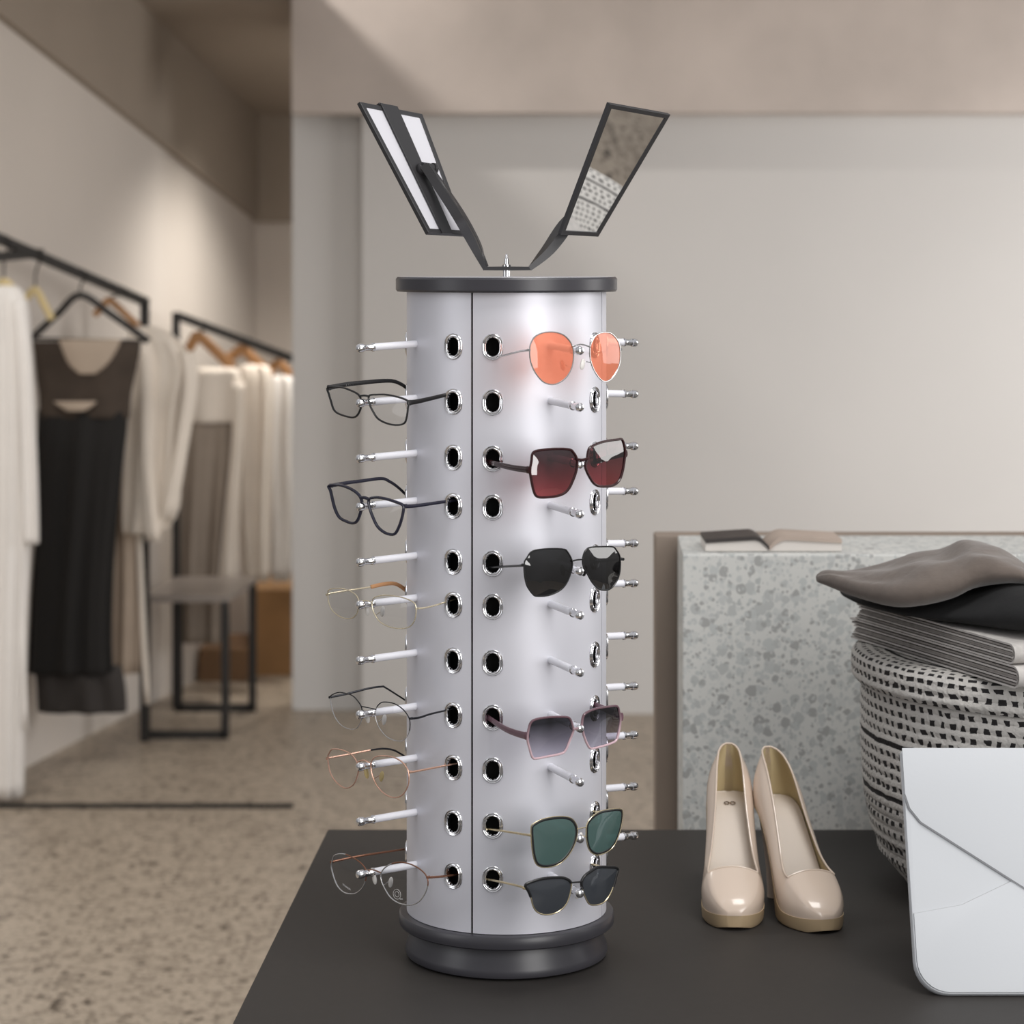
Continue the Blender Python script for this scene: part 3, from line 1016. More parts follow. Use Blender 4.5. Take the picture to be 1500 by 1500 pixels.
for sgn, w, mt in ((-1, .098, 'photo_dark'), (1, .112, 'photo_pale')):
    N_ = 14
    top = []
    for k in range(N_ + 1):
        t = k / N_
        hgt = .003 + .017 * math.sin(min(1, t * 4.2) * math.pi / 2) * (1 - .35 * t)
        top.append((xs + sgn * w * t, hgt))
    mm = MB()
    rows = []
    for (x, hh) in top:
        rows.append([(x, 3.79, pz + .0012), (x, 3.89, pz + .0012), (x, 3.89, pz + hh), (x, 3.79, pz + hh)])
    mm.loft([[Vector(p) for p in r] for r in rows])
    pg = build('page_block', mm, M['page'], mg, angle=30)
    mm = MB()
    mm.loft([[Vector((x, 3.787, pz + hh)), Vector((x, 3.893, pz + hh)), Vector((x, 3.893, pz + hh + .006)), Vector((x, 3.787, pz + hh + .006))] for (x, hh) in top])
    build('top_page', mm, M[mt], pg, angle=30)
# ------------------------------------------------------------------ woven basket
def basket_mat():
    m = bpy.data.materials.new('woven_rope')
    m.use_nodes = True
    t = m.node_tree
    L = t.links.new
    b = t.nodes['Principled BSDF']
    b.inputs['Roughness'].default_value = 0.85
    co = t.nodes.new('ShaderNodeTexCoord')
    s = t.nodes.new('ShaderNodeSeparateXYZ')
    L(co.outputs['Object'], s.inputs[0])
    def mth(op, a, b2=None, c=None):
        n = t.nodes.new('ShaderNodeMath')
        n.operation = op
        for i, v in enumerate((a, b2, c)):
            if v is None:
                continue
            if isinstance(v, (int, float)):
                n.inputs[i].default_value = v
            else:
                L(v, n.inputs[i])
        return n.outputs[0]
    ang = mth('ARCTAN2', s.outputs['Y'], s.outputs['X'])
    rad = mth('SQRT', mth('ADD', mth('MULTIPLY', s.outputs['X'], s.outputs['X']), mth('MULTIPLY', s.outputs['Y'], s.outputs['Y'])))
    row = mth('DIVIDE', mth('SUBTRACT', s.outputs['Z'], rad), 0.0142)
    rid = mth('FLOOR', row)
    rfr = mth('FRACT', row)
    wn = t.nodes.new('ShaderNodeTexWhiteNoise')
    wn.noise_dimensions = '1D'
    L(rid, wn.inputs['W'])
    nz = t.nodes.new('ShaderNodeTexNoise')
    nz.inputs['Scale'].default_value = 45
    L(co.outputs['Object'], nz.inputs['Vector'])
    jit = mth('MULTIPLY', mth('SUBTRACT', nz.outputs['Fac'], 0.5), 1.3)
    col = mth('FRACT', mth('ADD', mth('MULTIPLY', ang, 120 / (2 * math.pi)), mth('ADD', mth('MULTIPLY', wn.outputs['Value'], 3), jit)))
    # solid dark rows now and then, dashes elsewhere
    solid = mth('GREATER_THAN', wn.outputs['Value'], 0.84)
    dash = mth('GREATER_THAN', col, mth('ADD', 0.42, mth('MULTIPLY', wn.outputs['Value'], 0.25)))
    inrow = mth('LESS_THAN', mth('ABSOLUTE', mth('SUBTRACT', mth('ADD', rfr, mth('MULTIPLY', jit, .35)), 0.5)), 0.23)
    dk = mth('MULTIPLY', mth('MAXIMUM', solid, dash), inrow)
    mx = t.nodes.new('ShaderNodeMix')
    mx.data_type = 'RGBA'
    mx.inputs['A'].default_value = srgb(200, 197, 192)
    mx.inputs['B'].default_value = srgb(34, 32, 33)
    L(dk, mx.inputs['Factor'])
    L(mx.outputs['Result'], b.inputs['Base Color'])
    u = t.nodes.new('ShaderNodeBump')
    u.inputs['Strength'].default_value = .6
    u.inputs['Distance'].default_value = .004
    n2 = t.nodes.new('ShaderNodeTexNoise')
    n2.inputs['Scale'].default_value = 160
    L(co.outputs['Object'], n2.inputs['Vector'])
    L(n2.outputs['Fac'], u.inputs['Height'])
    L(u.outputs[0], b.inputs['Normal'])
    return m
M['basket'] = basket_mat()
M['basket_lid'] = M['basket']
BX, BY_, BR = 0.805, 3.38, 0.335
bk = empty('woven_basket', (BX, BY_, TZ))
tag(bk, 'big round lidded basket woven in pale grey and black, behind the white bag', 'basket')
def coil(prof, pitch=.0142, amp=.0022):
    out = []
    for i in range(len(prof) - 1):
        (r0, z0_), (r1, z1_) = prof[i], prof[i + 1]
        d = math.hypot(r1 - r0, z1_ - z0_)
        n = max(2, int(d / .0021))
        nx, nz = (z1_ - z0_) / d, -(r1 - r0) / d
        for k in range(n):
            t = k / n
            z = z0_ + (z1_ - z0_) * t
            a = amp * (abs(math.sin(math.pi * (z - TZ) / pitch)) ** .7 - .5)
            out.append((r0 + (r1 - r0) * t + nx * a, z + nz * a))
    out.append(prof[-1])
    return out
m = MB()
bp = coil([(.262, .757), (.290, .79), (.309, .83), (.319, .88), (.3225, .95), (.322, 1.035)])
m.lathe([(.01, .7515), (.245, .7515), (.257, .7535)] + bp + [(.312, 1.036), (.30, .80), (.01, .78)], (BX, BY_, 0), 120)
build('body', m, M['basket'], bk)
m = MB()
lp = coil([(BR - .004, 1.033), (BR, 1.04), (BR, 1.066)])
m.lathe([(.01, 1.036), (.326, 1.036)] + lp + [(BR - .006, 1.0735), (BR - .02, 1.0765), (.2, 1.077), (.01, 1.077)], (BX, BY_, 0), 120)
build('lid', m, M['basket_lid'], bk)

# ------------------------------------------------------------------ newspapers and scarf
def news_mat():
    m = mat('newsprint', srgb(188, 184, 180), 0.8, noise=.12, nscale=90)
    return m
M['news'] = news_mat()
M['news_dark'] = mat('printed_newsprint', srgb(136, 131, 127), 0.8, noise=.2, nscale=70)
dv = Vector((.329, -.944, 0))
ev = Vector((.944, .329, 0))
F0 = Vector((.476, 3.463, 0))
def newspaper(zb_, zt_, l1, lab, start, wid):
    rt = empty('folded_newspaper', F0 + dv * .25 + ev * .15 + Vector((0, 0, zb_)))
    tag(rt, lab, 'newspaper', 'folded newspapers on the basket lid')
    zc = (zb_ + zt_) / 2
    half = (zt_ - zb_) / 2
    for q, (fr, mt) in enumerate(((1.0, 'news'), (.70, 'news_dark'), (.42, 'news'), (.16, 'news_dark'))):
        rr = half * fr - .0012
        t_ = .0024
        end = l1 - (1 - fr) * .004 - rr
        path = [(start + q * .006, rr)]
        path += [(end * .5, rr + .0003)]
        for k in range(11):
            a = math.pi / 2 - math.pi * k / 10
            path.append((end + rr * math.cos(a), rr * math.sin(a)))
        path += [(end * .5, -rr), (start + .003 + q * .004, -rr)]
        mm = MB()
        rings = []
        for i, (l, z) in enumerate(path):
            pa, pb = path[max(i - 1, 0)], path[min(i + 1, len(path) - 1)]
            d = Vector((pb[0] - pa[0], pb[1] - pa[1]))
            d.normalize()
            n = Vector((-d.y, d.x)) * (t_ / 2)
            ring = []
            for (s_, w_) in ((1, 0), (1, wid), (-1, wid), (-1, 0)):
                ll, zz = l + s_ * n.x, z + s_ * n.y
                ring.append(F0 + dv * ll + ev * w_ + Vector((0, 0, zc + zz)))
            rings.append(ring)
        mm.loft(rings)
        build('folded_sheet', mm, M[mt], rt, angle=35)
newspaper(1.0785, 1.1065, .455, 'lower folded grey newspaper lying directly on the woven basket lid', .0, .32)
newspaper(1.1075, 1.133, .445, 'upper folded grey newspaper lying under the dark cloths on the basket', .015, .31)

M['scarf'] = mat('taupe_wool', srgb(104, 94, 87), 0.95, noise=.08, nscale=60, bump=.4, sheen=.3)
M['blackcloth'] = mat('black_wool', srgb(26, 26, 27), 0.95, bump=.4, nscale=60)
def cloth(name, rows, mt, lab, cat, grp, wob):
    """rows: px, py top, py bottom, depth at the middle, half depth"""
    mm = MB()
    rings = []
    dense = catmull([Vector((r[0], r[1], r[2])) for r in rows], 5, closed=False)
    dd = catmull([Vector((r[3], r[4], 0)) for r in rows], 5, closed=False)
    for i, (v, d) in enumerate(zip(dense, dd)):
        Y, hy = d.x, d.y
        zt, zb_ = PX(0, v.y, Y).z, PX(0, v.z, Y).z
        x = (v.x - 750) / FPX * Y
        cz, hz = (zt + zb_) / 2, abs(zt - zb_) / 2
        ring = []
        for k in range(40):
            a = 2 * math.pi * k / 40
            c, s_ = math.cos(a), math.sin(a)
            yy = Y + hy * math.copysign(abs(c) ** .8, c)
            zz = cz + hz * math.copysign(abs(s_) ** .85, s_)
            if s_ > 0:
                zz += wob * hz * s_ * (math.sin(c * 7 + i * .25) * .5 + math.sin(c * 13 - i * .4) * .25)
            ring.append(Vector((x, yy, zz)))
        rings.append(ring)
    mm.loft(rings)
    o = build(name, mm, M[mt], angle=0, subsurf=1)
    return tag(o, lab, cat, grp)
cloth('folded_cloth', [(1232, 866, 871, 3.42, .02), (1262, 872, 884, 3.38, .05), (1320, 880, 894, 3.33, .09), (1400, 870, 904, 3.27, .12), (1480, 852, 915, 3.2, .14), (1560, 862, 915, 3.2, .13), (1620, 880, 915, 3.2, .06)],
      'blackcloth', 'black folded cloth between the taupe scarf and the grey newspapers', 'cloth', 'cloths heaped on the newspapers', .1)
cloth('crumpled_scarf', [(1196, 843, 852, 3.33, .012), (1212, 836, 858, 3.32, .03), (1250, 838, 872, 3.30, .06), (1300, 832, 884, 3.28, .09), (1340, 818, 882, 3.27, .10), (1382, 811, 872, 3.27, .10), (1412, 796, 858, 3.27, .10), (1445, 798, 850, 3.27, .11), (1475, 809, 848, 3.27, .11), (1510, 833, 856, 3.27, .10), (1560, 850, 868, 3.27, .06)],
      'scarf', 'crumpled taupe wool scarf lying on top of the heap on the basket', 'scarf', 'cloths heaped on the newspapers', .26)

# ------------------------------------------------------------------ white envelope bag
M['bag'] = mat('white_leather', srgb(202, 205, 209), 0.5, bump=.02, nscale=180)
M['bag_edge'] = mat('grey_edge_paint', srgb(176, 177, 180), 0.6)
Yb, Yt = 2.868, 2.985
zbm = TZ + .001
ztp = CAMZ - (1098 - HZ) / FPX * Yt
upv = Vector((0, Yt - Yb, ztp - zbm))
HB = upv.length
upv.normalize()
fn = Vector((0, -1, 0)) - upv * Vector((0, -1, 0)).dot(upv)
fn.normalize()
O = Vector(((1321 - 750) / FPX * Yt - .002, Yb, zbm))
WB = .37
bg_ = empty('envelope_bag', O + Vector((WB / 2, 0, 0)))
tag(bg_, 'white leather envelope clutch bag standing upright against the woven basket', 'bag')
def bp3(u, v, w):
    return O + Vector((u, 0, 0)) + upv * v + fn * w
def rrect(w, h, r, n=8):
    pts = []
    for (cx, cy, a0) in ((w - r, r, -90), (w - .006, h - .006, 0), (.006, h - .006, 90), (r, r, 180)):
        rr = r if cy == r else .006
        for k in range(n + 1):
            a = R(a0 + 90 * k / n)
            pts.append((cx + rr * math.cos(a), cy + rr * math.sin(a)))
    return pts
OUT = rrect(WB, HB, .038)
m = MB()
rings = []
cu, cv = WB / 2, HB / 2
for (w, ins) in ((-.016, .02), (-.019, .009), (-.016, .003), (-.008, 0), (0, 0.0), (.003, .0015), (.004, .006)):
    rings.append([bp3(u + (cu - u) / cu * ins if True else u, v + (cv - v) / cv * ins, w) for (u, v) in OUT])
m.loft(rings)
build('bag_body', m, M['bag'], bg_, angle=40)
def panel(name, pts, w, t, mt):
    mm = MB()
    mm.prism([bp3(u, v, w) for (u, v) in pts], fn * t)
    return build(name, mm, M[mt], bg_, smooth=True, angle=30, bevel=.0006)
low = [(u, v) for (u, v) in rrect(WB - .008, HB, .036) ]
left_v = HB - .196
pk = [(u + .004, v + .003) for (u, v) in OUT if v < .09 and 0 <= u <= WB]
pk = [(min(max(u, .004), WB - .004), v) for (u, v) in pk]
lowp = [p for p in pk if p[0] <= WB / 2]
rgtp = [p for p in pk if p[0] > WB / 2]
poly = [(.004, left_v), (WB / 2 - .05, HB - .150), (WB / 2 + .05, HB - .150), (WB - .004, left_v)]
right_side = sorted(rgtp, key=lambda p: -p[1])
right_side = [p for p in right_side]
left_side = sorted(lowp, key=lambda p: p[1])
right_arc = sorted([p for p in rgtp], key=lambda p: (-p[1], -p[0]))
def arc(cx, cy, r, a0, a1, n=8):
    return [(cx + r * math.cos(R(a0 + (a1 - a0) * k / n)), cy + r * math.sin(R(a0 + (a1 - a0) * k / n))) for k in range(n + 1)]
poly = [(.003, left_v), (.06, HB - .186)] + [(WB / 2 - .05, HB - .152), (WB / 2 + .05, HB - .152), (WB - .06, HB - .186), (WB - .003, left_v)] + arc(WB - .039, .039, .036, 0, -90) + arc(.039, .039, .036, -90, -180)
panel('front_pocket', poly, .0035, .0022, 'bag')
fl = [(.001, HB), (WB - .001, HB), (WB - .001, HB - .055)] + [(WB - .006, HB - .073), (WB - .018, HB - .089), (WB / 2 + .02, HB - .186), (WB / 2, HB - .190), (WB / 2 - .02, HB - .186), (.018, HB - .089), (.006, HB - .073), (.001, HB - .055)]
panel('flap', fl, .0062, .0028, 'bag')
mm = MB()
mm.tube([bp3(u, v, .0062) for (u, v) in fl[2:]], .0013, .0013, fn, seg=6)
build('flap_edge', mm, M['bag_edge'], bg_)
mm = MB()
mm.tube([bp3(u, v, .0036) for (u, v) in poly[:6]], .0010, .0010, fn, seg=6)
build('pocket_edge', mm, M['bag_edge'], bg_)

# ------------------------------------------------------------------ platform pumps
M['patent'] = mat('nude_patent_leather', srgb(222, 203, 186), 0.22, spec=0.5, coat=0.6)
M['sole'] = mat('tan_platform', srgb(182, 160, 128), 0.4)
M['insole'] = mat('cream_insole', srgb(226, 214, 202), 0.5)
M['lining'] = mat('ochre_lining', srgb(196, 178, 138), 0.6)
M['stamp'] = mat('brown_stamp', srgb(120, 100, 82), 0.6)
def interp(tab, s):
    for i in range(len(tab) - 1):
        (a, va), (b, vb) = tab[i], tab[i + 1]
        if s <= b:
            t = (s - a) / (b - a)
            t = t * t * (3 - 2 * t) if False else t
            return va + (vb - va) * t
    return tab[-1][1]
def smooth_tab(tab):
    xs = catmull([Vector((a, b, 0)) for a, b in tab], 8, closed=False)
    return [(v.x, v.y) for v in xs]
WID = smooth_tab([(0, .008), (.02, .016), (.06, .0245), (.14, .034), (.24, .0395), (.34, .0395), (.50, .0345), (.65, .0315), (.80, .0310), (.90, .0290), (.96, .0220), (.99, .0130), (1, .007)])
BED = smooth_tab([(0, .019), (.15, .017), (.30, .020), (.42, .036), (.58, .078), (.75, .116), (.88, .128), (1, .131)])
TOPH = smooth_tab([(0, .006), (.02, .014), (.06, .024), (.14, .035), (.22, .041), (.28, .042), (.40, .040), (.55, .038), (.70, .044), (.85, .056), (1, .066)])
KTOP = smooth_tab([(0, 1), (.2, .82), (.3, .80), (.45, .74), (.6, .66), (.75, .58), (.9, .50), (1, .50)])
CEN = smooth_tab([(0, 0), (.3, 0), (.6, 0), (1, 0)])
LS = .212
def pump(loc, yaw, label, mirror_=1):
    rt = empty('platform_pump', loc)
    rt.rotation_euler = (0, 0, 0)
    tag(rt, label, 'shoe', 'pair of nude patent pumps')
    Mz = Matrix.Rotation(yaw, 3, 'Z')
    P = lambda x, y, z: Vector(loc) + Mz @ Vector((x * mirror_, y, z))
    ss = [0, .004, .01, .02, .035, .055, .08, .11, .145, .18, .215, .24, .26, .28, .30, .33, .36, .40, .44, .48, .53, .58, .63, .68, .73, .78, .82, .86, .90, .93, .955, .975, .99, 1.0]
    sv = .26
    NA = 6
    def section(s, shrink=0.0):
        w, zb_, ht = interp(WID, s) - shrink, interp(BED, s), interp(TOPH, s) - shrink * .6
        phi5 = R(47)
        blend = min(1, max(0, (s - .02) / .2))
        hv = ht / math.sin(phi5) if s > sv else None
        pts = []
        # angles: side columns 0..NA, crown columns, side columns
        angs = [phi5 * k / NA for k in range(NA + 1)] + [phi5 + (math.pi - 2 * phi5) * k / 10 for k in range(1, 10)] + [math.pi - phi5 * k / NA for k in range(NA, -1, -1)]
        hvv = ht * (1.0 + (1 / math.sin(phi5) - 1) * min(1, max(0, (s - .05) / (sv - .05))))
        for a in angs:
            z = zb_ + hvv * math.sin(a) ** .9
            kt = interp(KTOP, s)
            fz = min(1, math.sin(a) / math.sin(phi5))
            if a <= phi5 or a >= math.pi - phi5:
                x = w * (1 + .05 * math.sin(math.pi * fz) - (1 - kt) * fz ** 2.2)
                x = math.copysign(x, math.cos(a))
            else:
                x = w * kt * math.cos(a) / math.cos(phi5)
            # crown flattened across the vamp
            if phi5 < a < math.pi - phi5:
                zz = zb_ + hvv * math.sin(phi5) ** .9
                z = zz + (z - zz) * (.55 if s > .2 else .55 + .45 * (1 - s / .2))
            pts.append(P(x, s * LS, z))
        return pts
    for nm, sh, mt in (('upper', 0, 'patent'), ('lining', .0016, 'lining')):
        mm = MB()
        rows = [section(s, sh) for s in ss]
        k = len(rows[0])
        def skip(i, j):
            return ss[i] >= sv - 1e-6 and NA <= j < k - 1 - NA
        b0 = mm.grid(rows, skip=skip)
        e = b0 + (len(ss) - 1) * k
        for j in range(NA):
            mm.f.append((e + j, e + j + 1, e + k - 2 - j, e + k - 1 - j))
        if nm == 'upper':
            # front closure
            mm.cap([b0 + j for j in range(k)])
            up_o = build('upper', mm, M[mt], rt, angle=0)
            # rolled top line
            tl_ = [rows[i][k - 1 - NA] for i in range(len(ss)) if ss[i] >= sv - 1e-6][::-1]
            first_ = next(i for i in range(len(ss)) if ss[i] >= sv - 1e-6)
            tl_ += rows[first_][NA + 1:k - 1 - NA][::-1]
            tl_ += [rows[i][NA] for i in range(len(ss)) if ss[i] >= sv - 1e-6]
            m3 = MB(); m3.tube(tl_, .0014, seg=8, closed=True)
            build('topline', m3, M['patent'], up_o)
        else:
            build('lining', mm, M[mt], rt, angle=0)
    # insole
    mm = MB()
    rows = []
    for s in ss[3:]:
        w, zb_ = interp(WID, s) * .93 - .001, interp(BED, s) + .003
        rows.append([P(w * q, s * LS - (.003 if s > .98 else 0), zb_ + .0012 * q * q) for q in (-1, -.6, -.2, .2, .6, 1)])
    mm.grid(rows)
    ins_o = build('insole', mm, M['insole'], rt, angle=0)
    if mirror_ == 1:
        mm = MB()
        s = .80
        c = P(0, s * LS, interp(BED, s) + .0045)
        xx = Mz @ Vector((1, 0, 0))
        yy = (P(0, (s + .05) * LS, interp(BED, s + .05)) - P(0, s * LS, interp(BED, s))).normalized()
        for dx in (-.004, .004):
            mm.tube([c + xx * (dx + .0032 * math.cos(2 * math.pi * q / 16)) + yy * (.0032 * math.sin(2 * math.pi * q / 16)) for q in range(16)], .0007, seg=5, closed=True)
        build('stamp', mm, M['stamp'], ins_o)
    # platform and sole
    mm = MB()
    rows = []
    for s in [x for x in ss if x <= .93]:
        w, zt = interp(WID, s) + .001, interp(BED, s) + .0005
        zb_ = .001 + .004 * max(0, 1 - s / .06) if s < .40 else zt - .030 + (.030 - .006) * min(1, (s - .40) / .14)
        if s >= .40:
            zb_ = max(.001, zb_) if s < .43 else zb_
        y = s * LS
        rows.append([P(-w, y, zt), P(w, y, zt), P(w - .001, y, zb_ + .003), P(w - .003, y, zb_), P(-w + .003, y, zb_), P(-w + .001, y, zb_ + .003)])
    mm.loft(rows)
    build('platform_sole', mm, M['sole'], rt, angle=50)
    # heel
    mm = MB()
    rings = []
    for (f, s0, s1, w) in ((1.0, .76, .995, .0235), (.85, .775, .985, .0205), (.6, .80, .965, .0150), (.3, .835, .945, .0105), (.06, .85, .94, .0088), (0, .85, .94, .0088)):
        cc = (s0 + s1) / 2
        hl = (s1 - s0) / 2
        ring = []
        for k in range(20):
            a = 2 * math.pi * k / 20
            s = cc + hl * math.sin(a)
            zz = interp(BED, min(1, s)) - .003
            ring.append(P(w * math.cos(a), s * LS, .001 + (zz - .001) * f))
        rings.append(ring)
    mm.loft(rings)
    build('heel', mm, M['patent'], rt, angle=50)
    return rt
yt = (CAMZ - TZ) * FPX / (1364 - HZ)
pump((PX(1076, 1364, yt).x, yt, TZ), R(-3), 'nude patent platform pump with a stamp inside, nearer the glasses stand', 1)
yt2 = (CAMZ - TZ) * FPX / (1369 - HZ)
pump((PX(1212, 1369, yt2).x, yt2, TZ), R(15), 'nude patent platform pump turned outwards, nearer the white bag', -1)

# ------------------------------------------------------------------ the clothes rails
M['linen_white'] = mat('white_linen', srgb(232, 228, 224), 0.9, noise=.02, nscale=12, sheen=.2)
M['black_dress'] = mat('black_crepe', srgb(24, 22, 21), 0.9)
M['sheer'] = mat('dark_brown_chiffon', srgb(66, 56, 48), 0.9, noise=.15, nscale=14)
M['charcoal_cloth'] = mat('charcoal_hem_cloth', srgb(52, 48, 46), 0.9)
M['cream'] = mat('cream_wool', srgb(228, 218, 206), 0.9, noise=.03, nscale=10, sheen=.2)
M['beige'] = mat('beige_wool', srgb(178, 162, 146), 0.9, noise=.05, nscale=10)
M['taupe'] = mat('taupe_crepe', srgb(150, 138, 126), 0.9, noise=.05, nscale=10)
M['wood'] = mat('oak_hanger', srgb(168, 122, 78), 0.5, noise=.15, nscale=30)
M['wood_pale'] = mat('pale_wood_hanger', srgb(206, 186, 138), 0.5)
M['dark_hanger'] = mat('black_hanger', srgb(34, 30, 28), 0.5)
M['tan_wood'] = mat('tan_plywood', srgb(176, 136, 92), 0.6, noise=.1, nscale=8)
M['brown_wood'] = mat('brown_plywood', srgb(128, 98, 70), 0.6, noise=.1, nscale=8)
M['grey_top'] = mat('grey_tabletop', srgb(132, 124, 118), 0.35)

def post(name, a, b, w, mt, parent):
    mm = MB(); mm.bar(a, b, w, w, (0, 1, 0) if abs((Vector(b) - Vector(a)).normalized().z) > .9 else (0, 0, 1))
    return build(name, mm, M[mt], parent, smooth=False)
rA, rB = PX(-40, 333, 7.1), PX(212, 442, 8.25)
rk = empty('clothes_rack', (rB.x, rB.y, 0))
tag(rk, 'black metal clothes rail holding the black dress and long white coat', 'clothes rack', 'black clothes rails')
post('top_rail', rA, rB, .026, 'black_metal', rk)
post('upright', rB + Vector((0, 0, .012)), (rB.x, rB.y, 0), .028, 'black_metal', rk)
post('wall_arm', PX(-40, 379, 7.1), PX(58, 371, 7.52), .028, 'black_metal', rk)
sA, sB = PX(258, 462, 8.88), PX(440, 530, 9.5)
rk2 = empty('clothes_rack', (sA.x, sA.y, 0))
tag(rk2, 'black metal clothes rail farther back with taupe dress and cream coats', 'clothes rack', 'black clothes rails')
post('top_rail', sA, sB, .026, 'black_metal', rk2)
post('upright', sA + Vector((0, 0, .012)), (sA.x, sA.y, 0), .026, 'black_metal', rk2)
post('upright', sB + Vector((0, 0, .012)), (sB.x, sB.y, 0), .026, 'black_metal', rk2)

def on_line(a, b, px):
    # point of the rail that stands at picture column px
    lo, hi = 0.0, 1.0
    for _ in range(40):
        t = (lo + hi) / 2
        p = a + (b - a) * t
        if 750 + p.x / p.y * FPX < px:
            lo = t
        else:
            hi = t
    return a + (b - a) * ((lo + hi) / 2)

def garment(name, rows, Y, mt, label, cat, group, depth=.05, folds=9, amp=.16, parent=None, seed=0, top_close=True):
    rnd = random.Random(seed)
    ph = [rnd.uniform(0, 6.28) for _ in range(4)]
    mm = MB()
    rings = []
    dense = catmull([Vector(r) for r in rows], 4, closed=False)
    n = len(dense)
    K = 72
    for i, v in enumerate(dense):
        c = PX((v.y + v.z) / 2, v.x, Y)
        a = abs(v.z - v.y) / 2 / FPX * Y
        t = i / (n - 1)
        am = amp * min(1, .25 + 1.3 * t)
        bdep = depth * (0.45 + .55 * min(1, t * 4))
        ring = []
        for k in range(K):
            q = 2 * math.pi * k / K
            cx, sy = math.cos(q), math.sin(q)
            f = math.sin(folds * q + ph[0] + .5 * math.sin(t * 5 + ph[1])) * .6 + math.sin((folds * 1.7) // 1 * q + ph[2] + t * 1.2) * .4
            x = a * cx
            y = bdep * (math.copysign(abs(sy) ** .7, sy) * (1 + am * f)) + am * f * .02 * (1 if sy > 0 else -1)
            ring.append(Vector((c.x + x, Y + y, c.z)))
        rings.append(ring)
    mm.loft(rings)
    if parent is not None:
        return build(name, mm, M[mt], parent, angle=0)
    o = build(name, mm, M[mt], angle=0)
    return tag(o, label, cat, group)

def sub(name, rows, Y, mt, parent, **k):
    return garment(name, rows, Y, mt, None, None, None, parent=parent, **k)

def hanger(apex, l, r, Y, rail, mt, label, w=.012, bar=None):
    a = PX(apex[0], apex[1], Y)
    h = empty('clothes_hanger', a)
    tag(h, label, 'hanger', 'hangers on the rails')
    mm = MB()
    pts = catmull([PX(l[0], l[1], Y), PX((l[0] * .45 + apex[0] * .55), (l[1] * .42 + apex[1] * .58), Y), a, PX((r[0] * .45 + apex[0] * .55), (r[1] * .42 + apex[1] * .58), Y), PX(r[0], r[1], Y)], 5, closed=False)
    mm.tube(pts, w * .6, w, seg=8)
    sh = build('shoulder_bar', mm, M[mt], h)
    if bar:
        mm = MB(); mm.tube([PX(l[0] + 4, l[1], Y), PX(r[0] - 4, r[1], Y)], .005, seg=8)
        build('trouser_bar', mm, M[mt], h)
    mm = MB()
    top_ = rail + Vector((0, 0, .016))
    mm.tube(catmull([a, Vector((a.x, a.y, (a.z + rail.z) / 2 - .005)), rail + Vector((.018, -.004, -.004)), top_, rail + Vector((-.018, .004, -.002))], 5, closed=False), .0035, seg=6)
    build('hook', mm, M['dark_hanger'], h)
    return h

CG = 'garments hanging on the rails'
# first rail
p = on_line(rA, rB, 6)
hanger((6, p.z and 412), (-34, 440), (36, 440), p.y, p, 'wood_pale', 'pale hanger at the near end of the rail above the white coat')
wc = garment('long_coat', [(418, -14, 22), (428, -28, 34), (470, -36, 44), (600, -40, 48), (760, -40, 46), (900, -40, 40), (1050, -42, 36), (1165, -44, 34)], p.y, 'linen_white',
        'long white linen coat hanging nearest at the left edge, almost to the floor', 'coat', CG, depth=.055, folds=11, amp=.3, seed=1)
sub('sleeve', [(440, 18, 36), (520, 26, 47), (650, 32, 53), (740, 35, 56), (796, 36, 57)], p.y - .05, 'linen_white', wc, depth=.028, folds=5, amp=.2, seed=2)
sub('belt_tie', [(790, 29, 36), (900, 30, 36), (1070, 34, 41)], p.y - .035, 'linen_white', wc, depth=.004, folds=2, amp=.05)

p = on_line(rA, rB, 52)
hanger((52, 424), (28, 446), (76, 468), p.y + .04, p, 'wood_pale', 'pale wooden hanger between the white coat and the black dress')
p = on_line(rA, rB, 118)
YD = p.y
hanger((118, 432), (46, 496), (218, 500), YD, p, 'dark_hanger', 'black hanger with a cross bar holding the black dress', w=.012, bar=True)
bd = garment('dress', [(600, 56, 188), (630, 55, 186), (680, 54, 180), (760, 54, 172), (850, 48, 166), (930, 44, 164), (985, 42, 166)], YD, 'black_dress',
        'black sleeveless dress with a dark sheer yoke on the near rail', 'dress', CG, depth=.055, folds=8, amp=.28, seed=3)
sub('sheer_yoke', [(500, 47, 206), (515, 50, 205), (550, 53, 198), (580, 57, 192), (612, 58, 190)], YD + .005, 'sheer', bd, depth=.04, folds=5, amp=.1, seed=4)
sub('neckline', [(497, 86, 178), (515, 92, 170), (535, 102, 156), (548, 116, 140)], YD - .034, 'beige', bd, depth=.012, folds=3, amp=.05, seed=5)
sub('scoop_edge', [(588, 78, 142), (596, 88, 134), (602, 98, 124)], YD - .05, 'beige', bd, depth=.008, folds=3, amp=.05, seed=5)
sub('under_hem', [(975, 52, 178), (1005, 54, 184), (1042, 56, 186)], YD + .012, 'charcoal_cloth', bd, depth=.045, folds=7, amp=.2, seed=6)

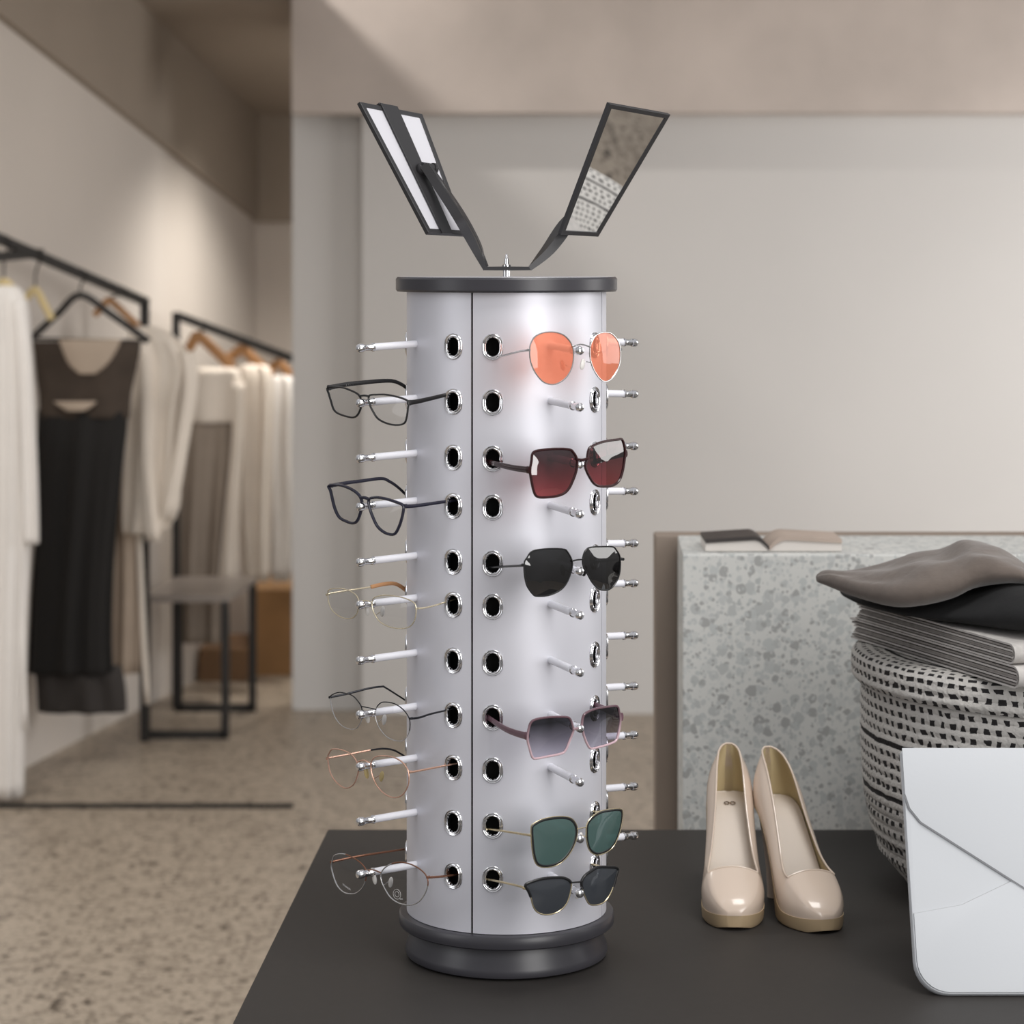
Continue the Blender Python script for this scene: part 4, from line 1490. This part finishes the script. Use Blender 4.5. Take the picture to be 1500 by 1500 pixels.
p = on_line(rA, rB, 178)
Y3 = p.y
hanger((160, 440), (138, 462), (203, 478), Y3 + .0, p, 'wood', 'brown wooden hanger behind the black dress holding the cream jacket')
cj = garment('jacket', [(478, 196, 226), (486, 190, 246), (505, 185, 268), (540, 182, 284), (600, 182, 272), (680, 180, 266), (745, 178, 262), (780, 180, 242)], Y3, 'cream',
        'cream wool jacket with draped sleeves just right of the black dress', 'jacket', CG, depth=.05, folds=7, amp=.35, seed=7)
sub('sleeve', [(520, 206, 222), (600, 204, 226), (700, 205, 228), (792, 214, 236)], Y3 - .06, 'cream', cj, depth=.025, folds=4, amp=.2, seed=8)
sub('sleeve', [(515, 262, 286), (560, 268, 290), (640, 258, 278), (760, 238, 258)], Y3 - .045, 'cream', cj, depth=.022, folds=4, amp=.2, seed=9)
bc = garment('long_coat', [(560, 158, 198), (700, 158, 204), (850, 162, 206), (985, 160, 206)], Y3 + .10, 'beige',
        'beige long coat squeezed between the black dress and the cream jacket', 'coat', CG, depth=.035, folds=6, amp=.3, seed=10)
sub('belt_tie', [(740, 198, 206), (880, 204, 212), (1032, 212, 220)], Y3 - .0, 'cream', bc, depth=.004, folds=2, amp=.05)

# second rail
p = on_line(sA, sB, 300)
Y4 = p.y
hanger((290, 492), (270, 520), (342, 540), Y4, p, 'wood', 'brown wooden hanger near the front of the far rail above the taupe dress', w=.02)
td = garment('dress', [(612, 270, 346), (660, 268, 346), (760, 264, 340), (852, 262, 336), (940, 262, 334)], Y4, 'taupe',
        'taupe dress with a pale draped top at the front of the far rail', 'dress', CG, depth=.05, folds=7, amp=.28, seed=11)
sub('draped_top', [(538, 272, 342), (548, 268, 352), (580, 268, 354), (618, 270, 350)], Y4 - .006, 'cream', td, depth=.05, folds=4, amp=.15, seed=12)
sub('sleeve', [(560, 340, 358), (640, 340, 356), (760, 328, 350), (850, 320, 348)], Y4 - .05, 'cream', td, depth=.02, folds=4, amp=.2, seed=13)
p = on_line(sA, sB, 362)
Y5 = p.y
hanger((355, 512), (330, 528), (398, 552), Y5, p, 'wood', 'brown wooden hanger midway along the far rail above the cream coat', w=.02)
garment('long_coat', [(534, 352, 386), (545, 348, 398), (600, 346, 402), (700, 348, 398), (765, 350, 396), (850, 358, 394)], Y5, 'cream',
        'cream coat hanging midway along the far rail, right of the taupe dress', 'coat', CG, depth=.045, folds=6, amp=.35, seed=14)
p = on_line(sA, sB, 410)
hanger((408, 532), (388, 546), (436, 560), p.y, p, 'wood', 'brown wooden hanger at the far end of the back rail', w=.018)
garment('long_coat', [(550, 394, 424), (565, 392, 436), (640, 390, 436), (720, 392, 434), (752, 394, 432), (850, 398, 426)], p.y, 'linen_white',
        'off white coat hanging last at the far end of the back rail', 'coat', CG, depth=.04, folds=5, amp=.35, seed=15)

# metal side table
yf, yr = 8.30, 8.80
tf_ = empty('side_table', (-1.1, 8.55, 0))
tag(tf_, 'low black metal framed side table with a grey top under the clothes', 'side table')
tz = .462
xs_ = {'fl': (214 - 750) / FPX * yf, 'fr': (330 - 750) / FPX * yf, 'rl': (262 - 750) / FPX * yr, 'rr': (370 - 750) / FPX * yr}
w_ = .026
for k, y in (('fl', yf), ('fr', yf), ('rl', yr), ('rr', yr)):
    post('leg', (xs_[k], y, 0), (xs_[k], y, tz), w_, 'black_metal', tf_)
post('floor_bar', (xs_['fl'], yf, .013), (xs_['fr'], yf, .013), w_, 'black_metal', tf_)
post('floor_bar', (xs_['rl'], yr, .013), (xs_['rr'], yr, .013), w_, 'black_metal', tf_)
m = MB()
m.prism([(xs_['fl'] - .013, yf - .013, tz), (xs_['fr'] + .013, yf - .013, tz), (xs_['rr'] + .013, yr + .013, tz), (xs_['rl'] - .013, yr + .013, tz)], (0, 0, .02))
build('tabletop', m, M['grey_top'], tf_, smooth=False)

# wooden boxes at the end of the room
m = MB(); yq = 9.56
m.box((368 - 750) / FPX * yq, -.72, yq, yq + .5, 0, .335)
o = build('wooden_crate', m, M['tan_wood'], smooth=False, bevel=.004)
tag(o, 'tall tan wooden box on the floor beside the end of the plain wall', 'crate', 'wooden boxes on the floor')
m = MB(); yq = 9.42
m.box((268 - 750) / FPX * yq + .06, (362 - 750) / FPX * yq, yq, yq + .4, 0, .125)
o = build('wooden_crate', m, M['brown_wood'], smooth=False, bevel=.004)
tag(o, 'low brown wooden box on the floor behind the side table', 'crate', 'wooden boxes on the floor')
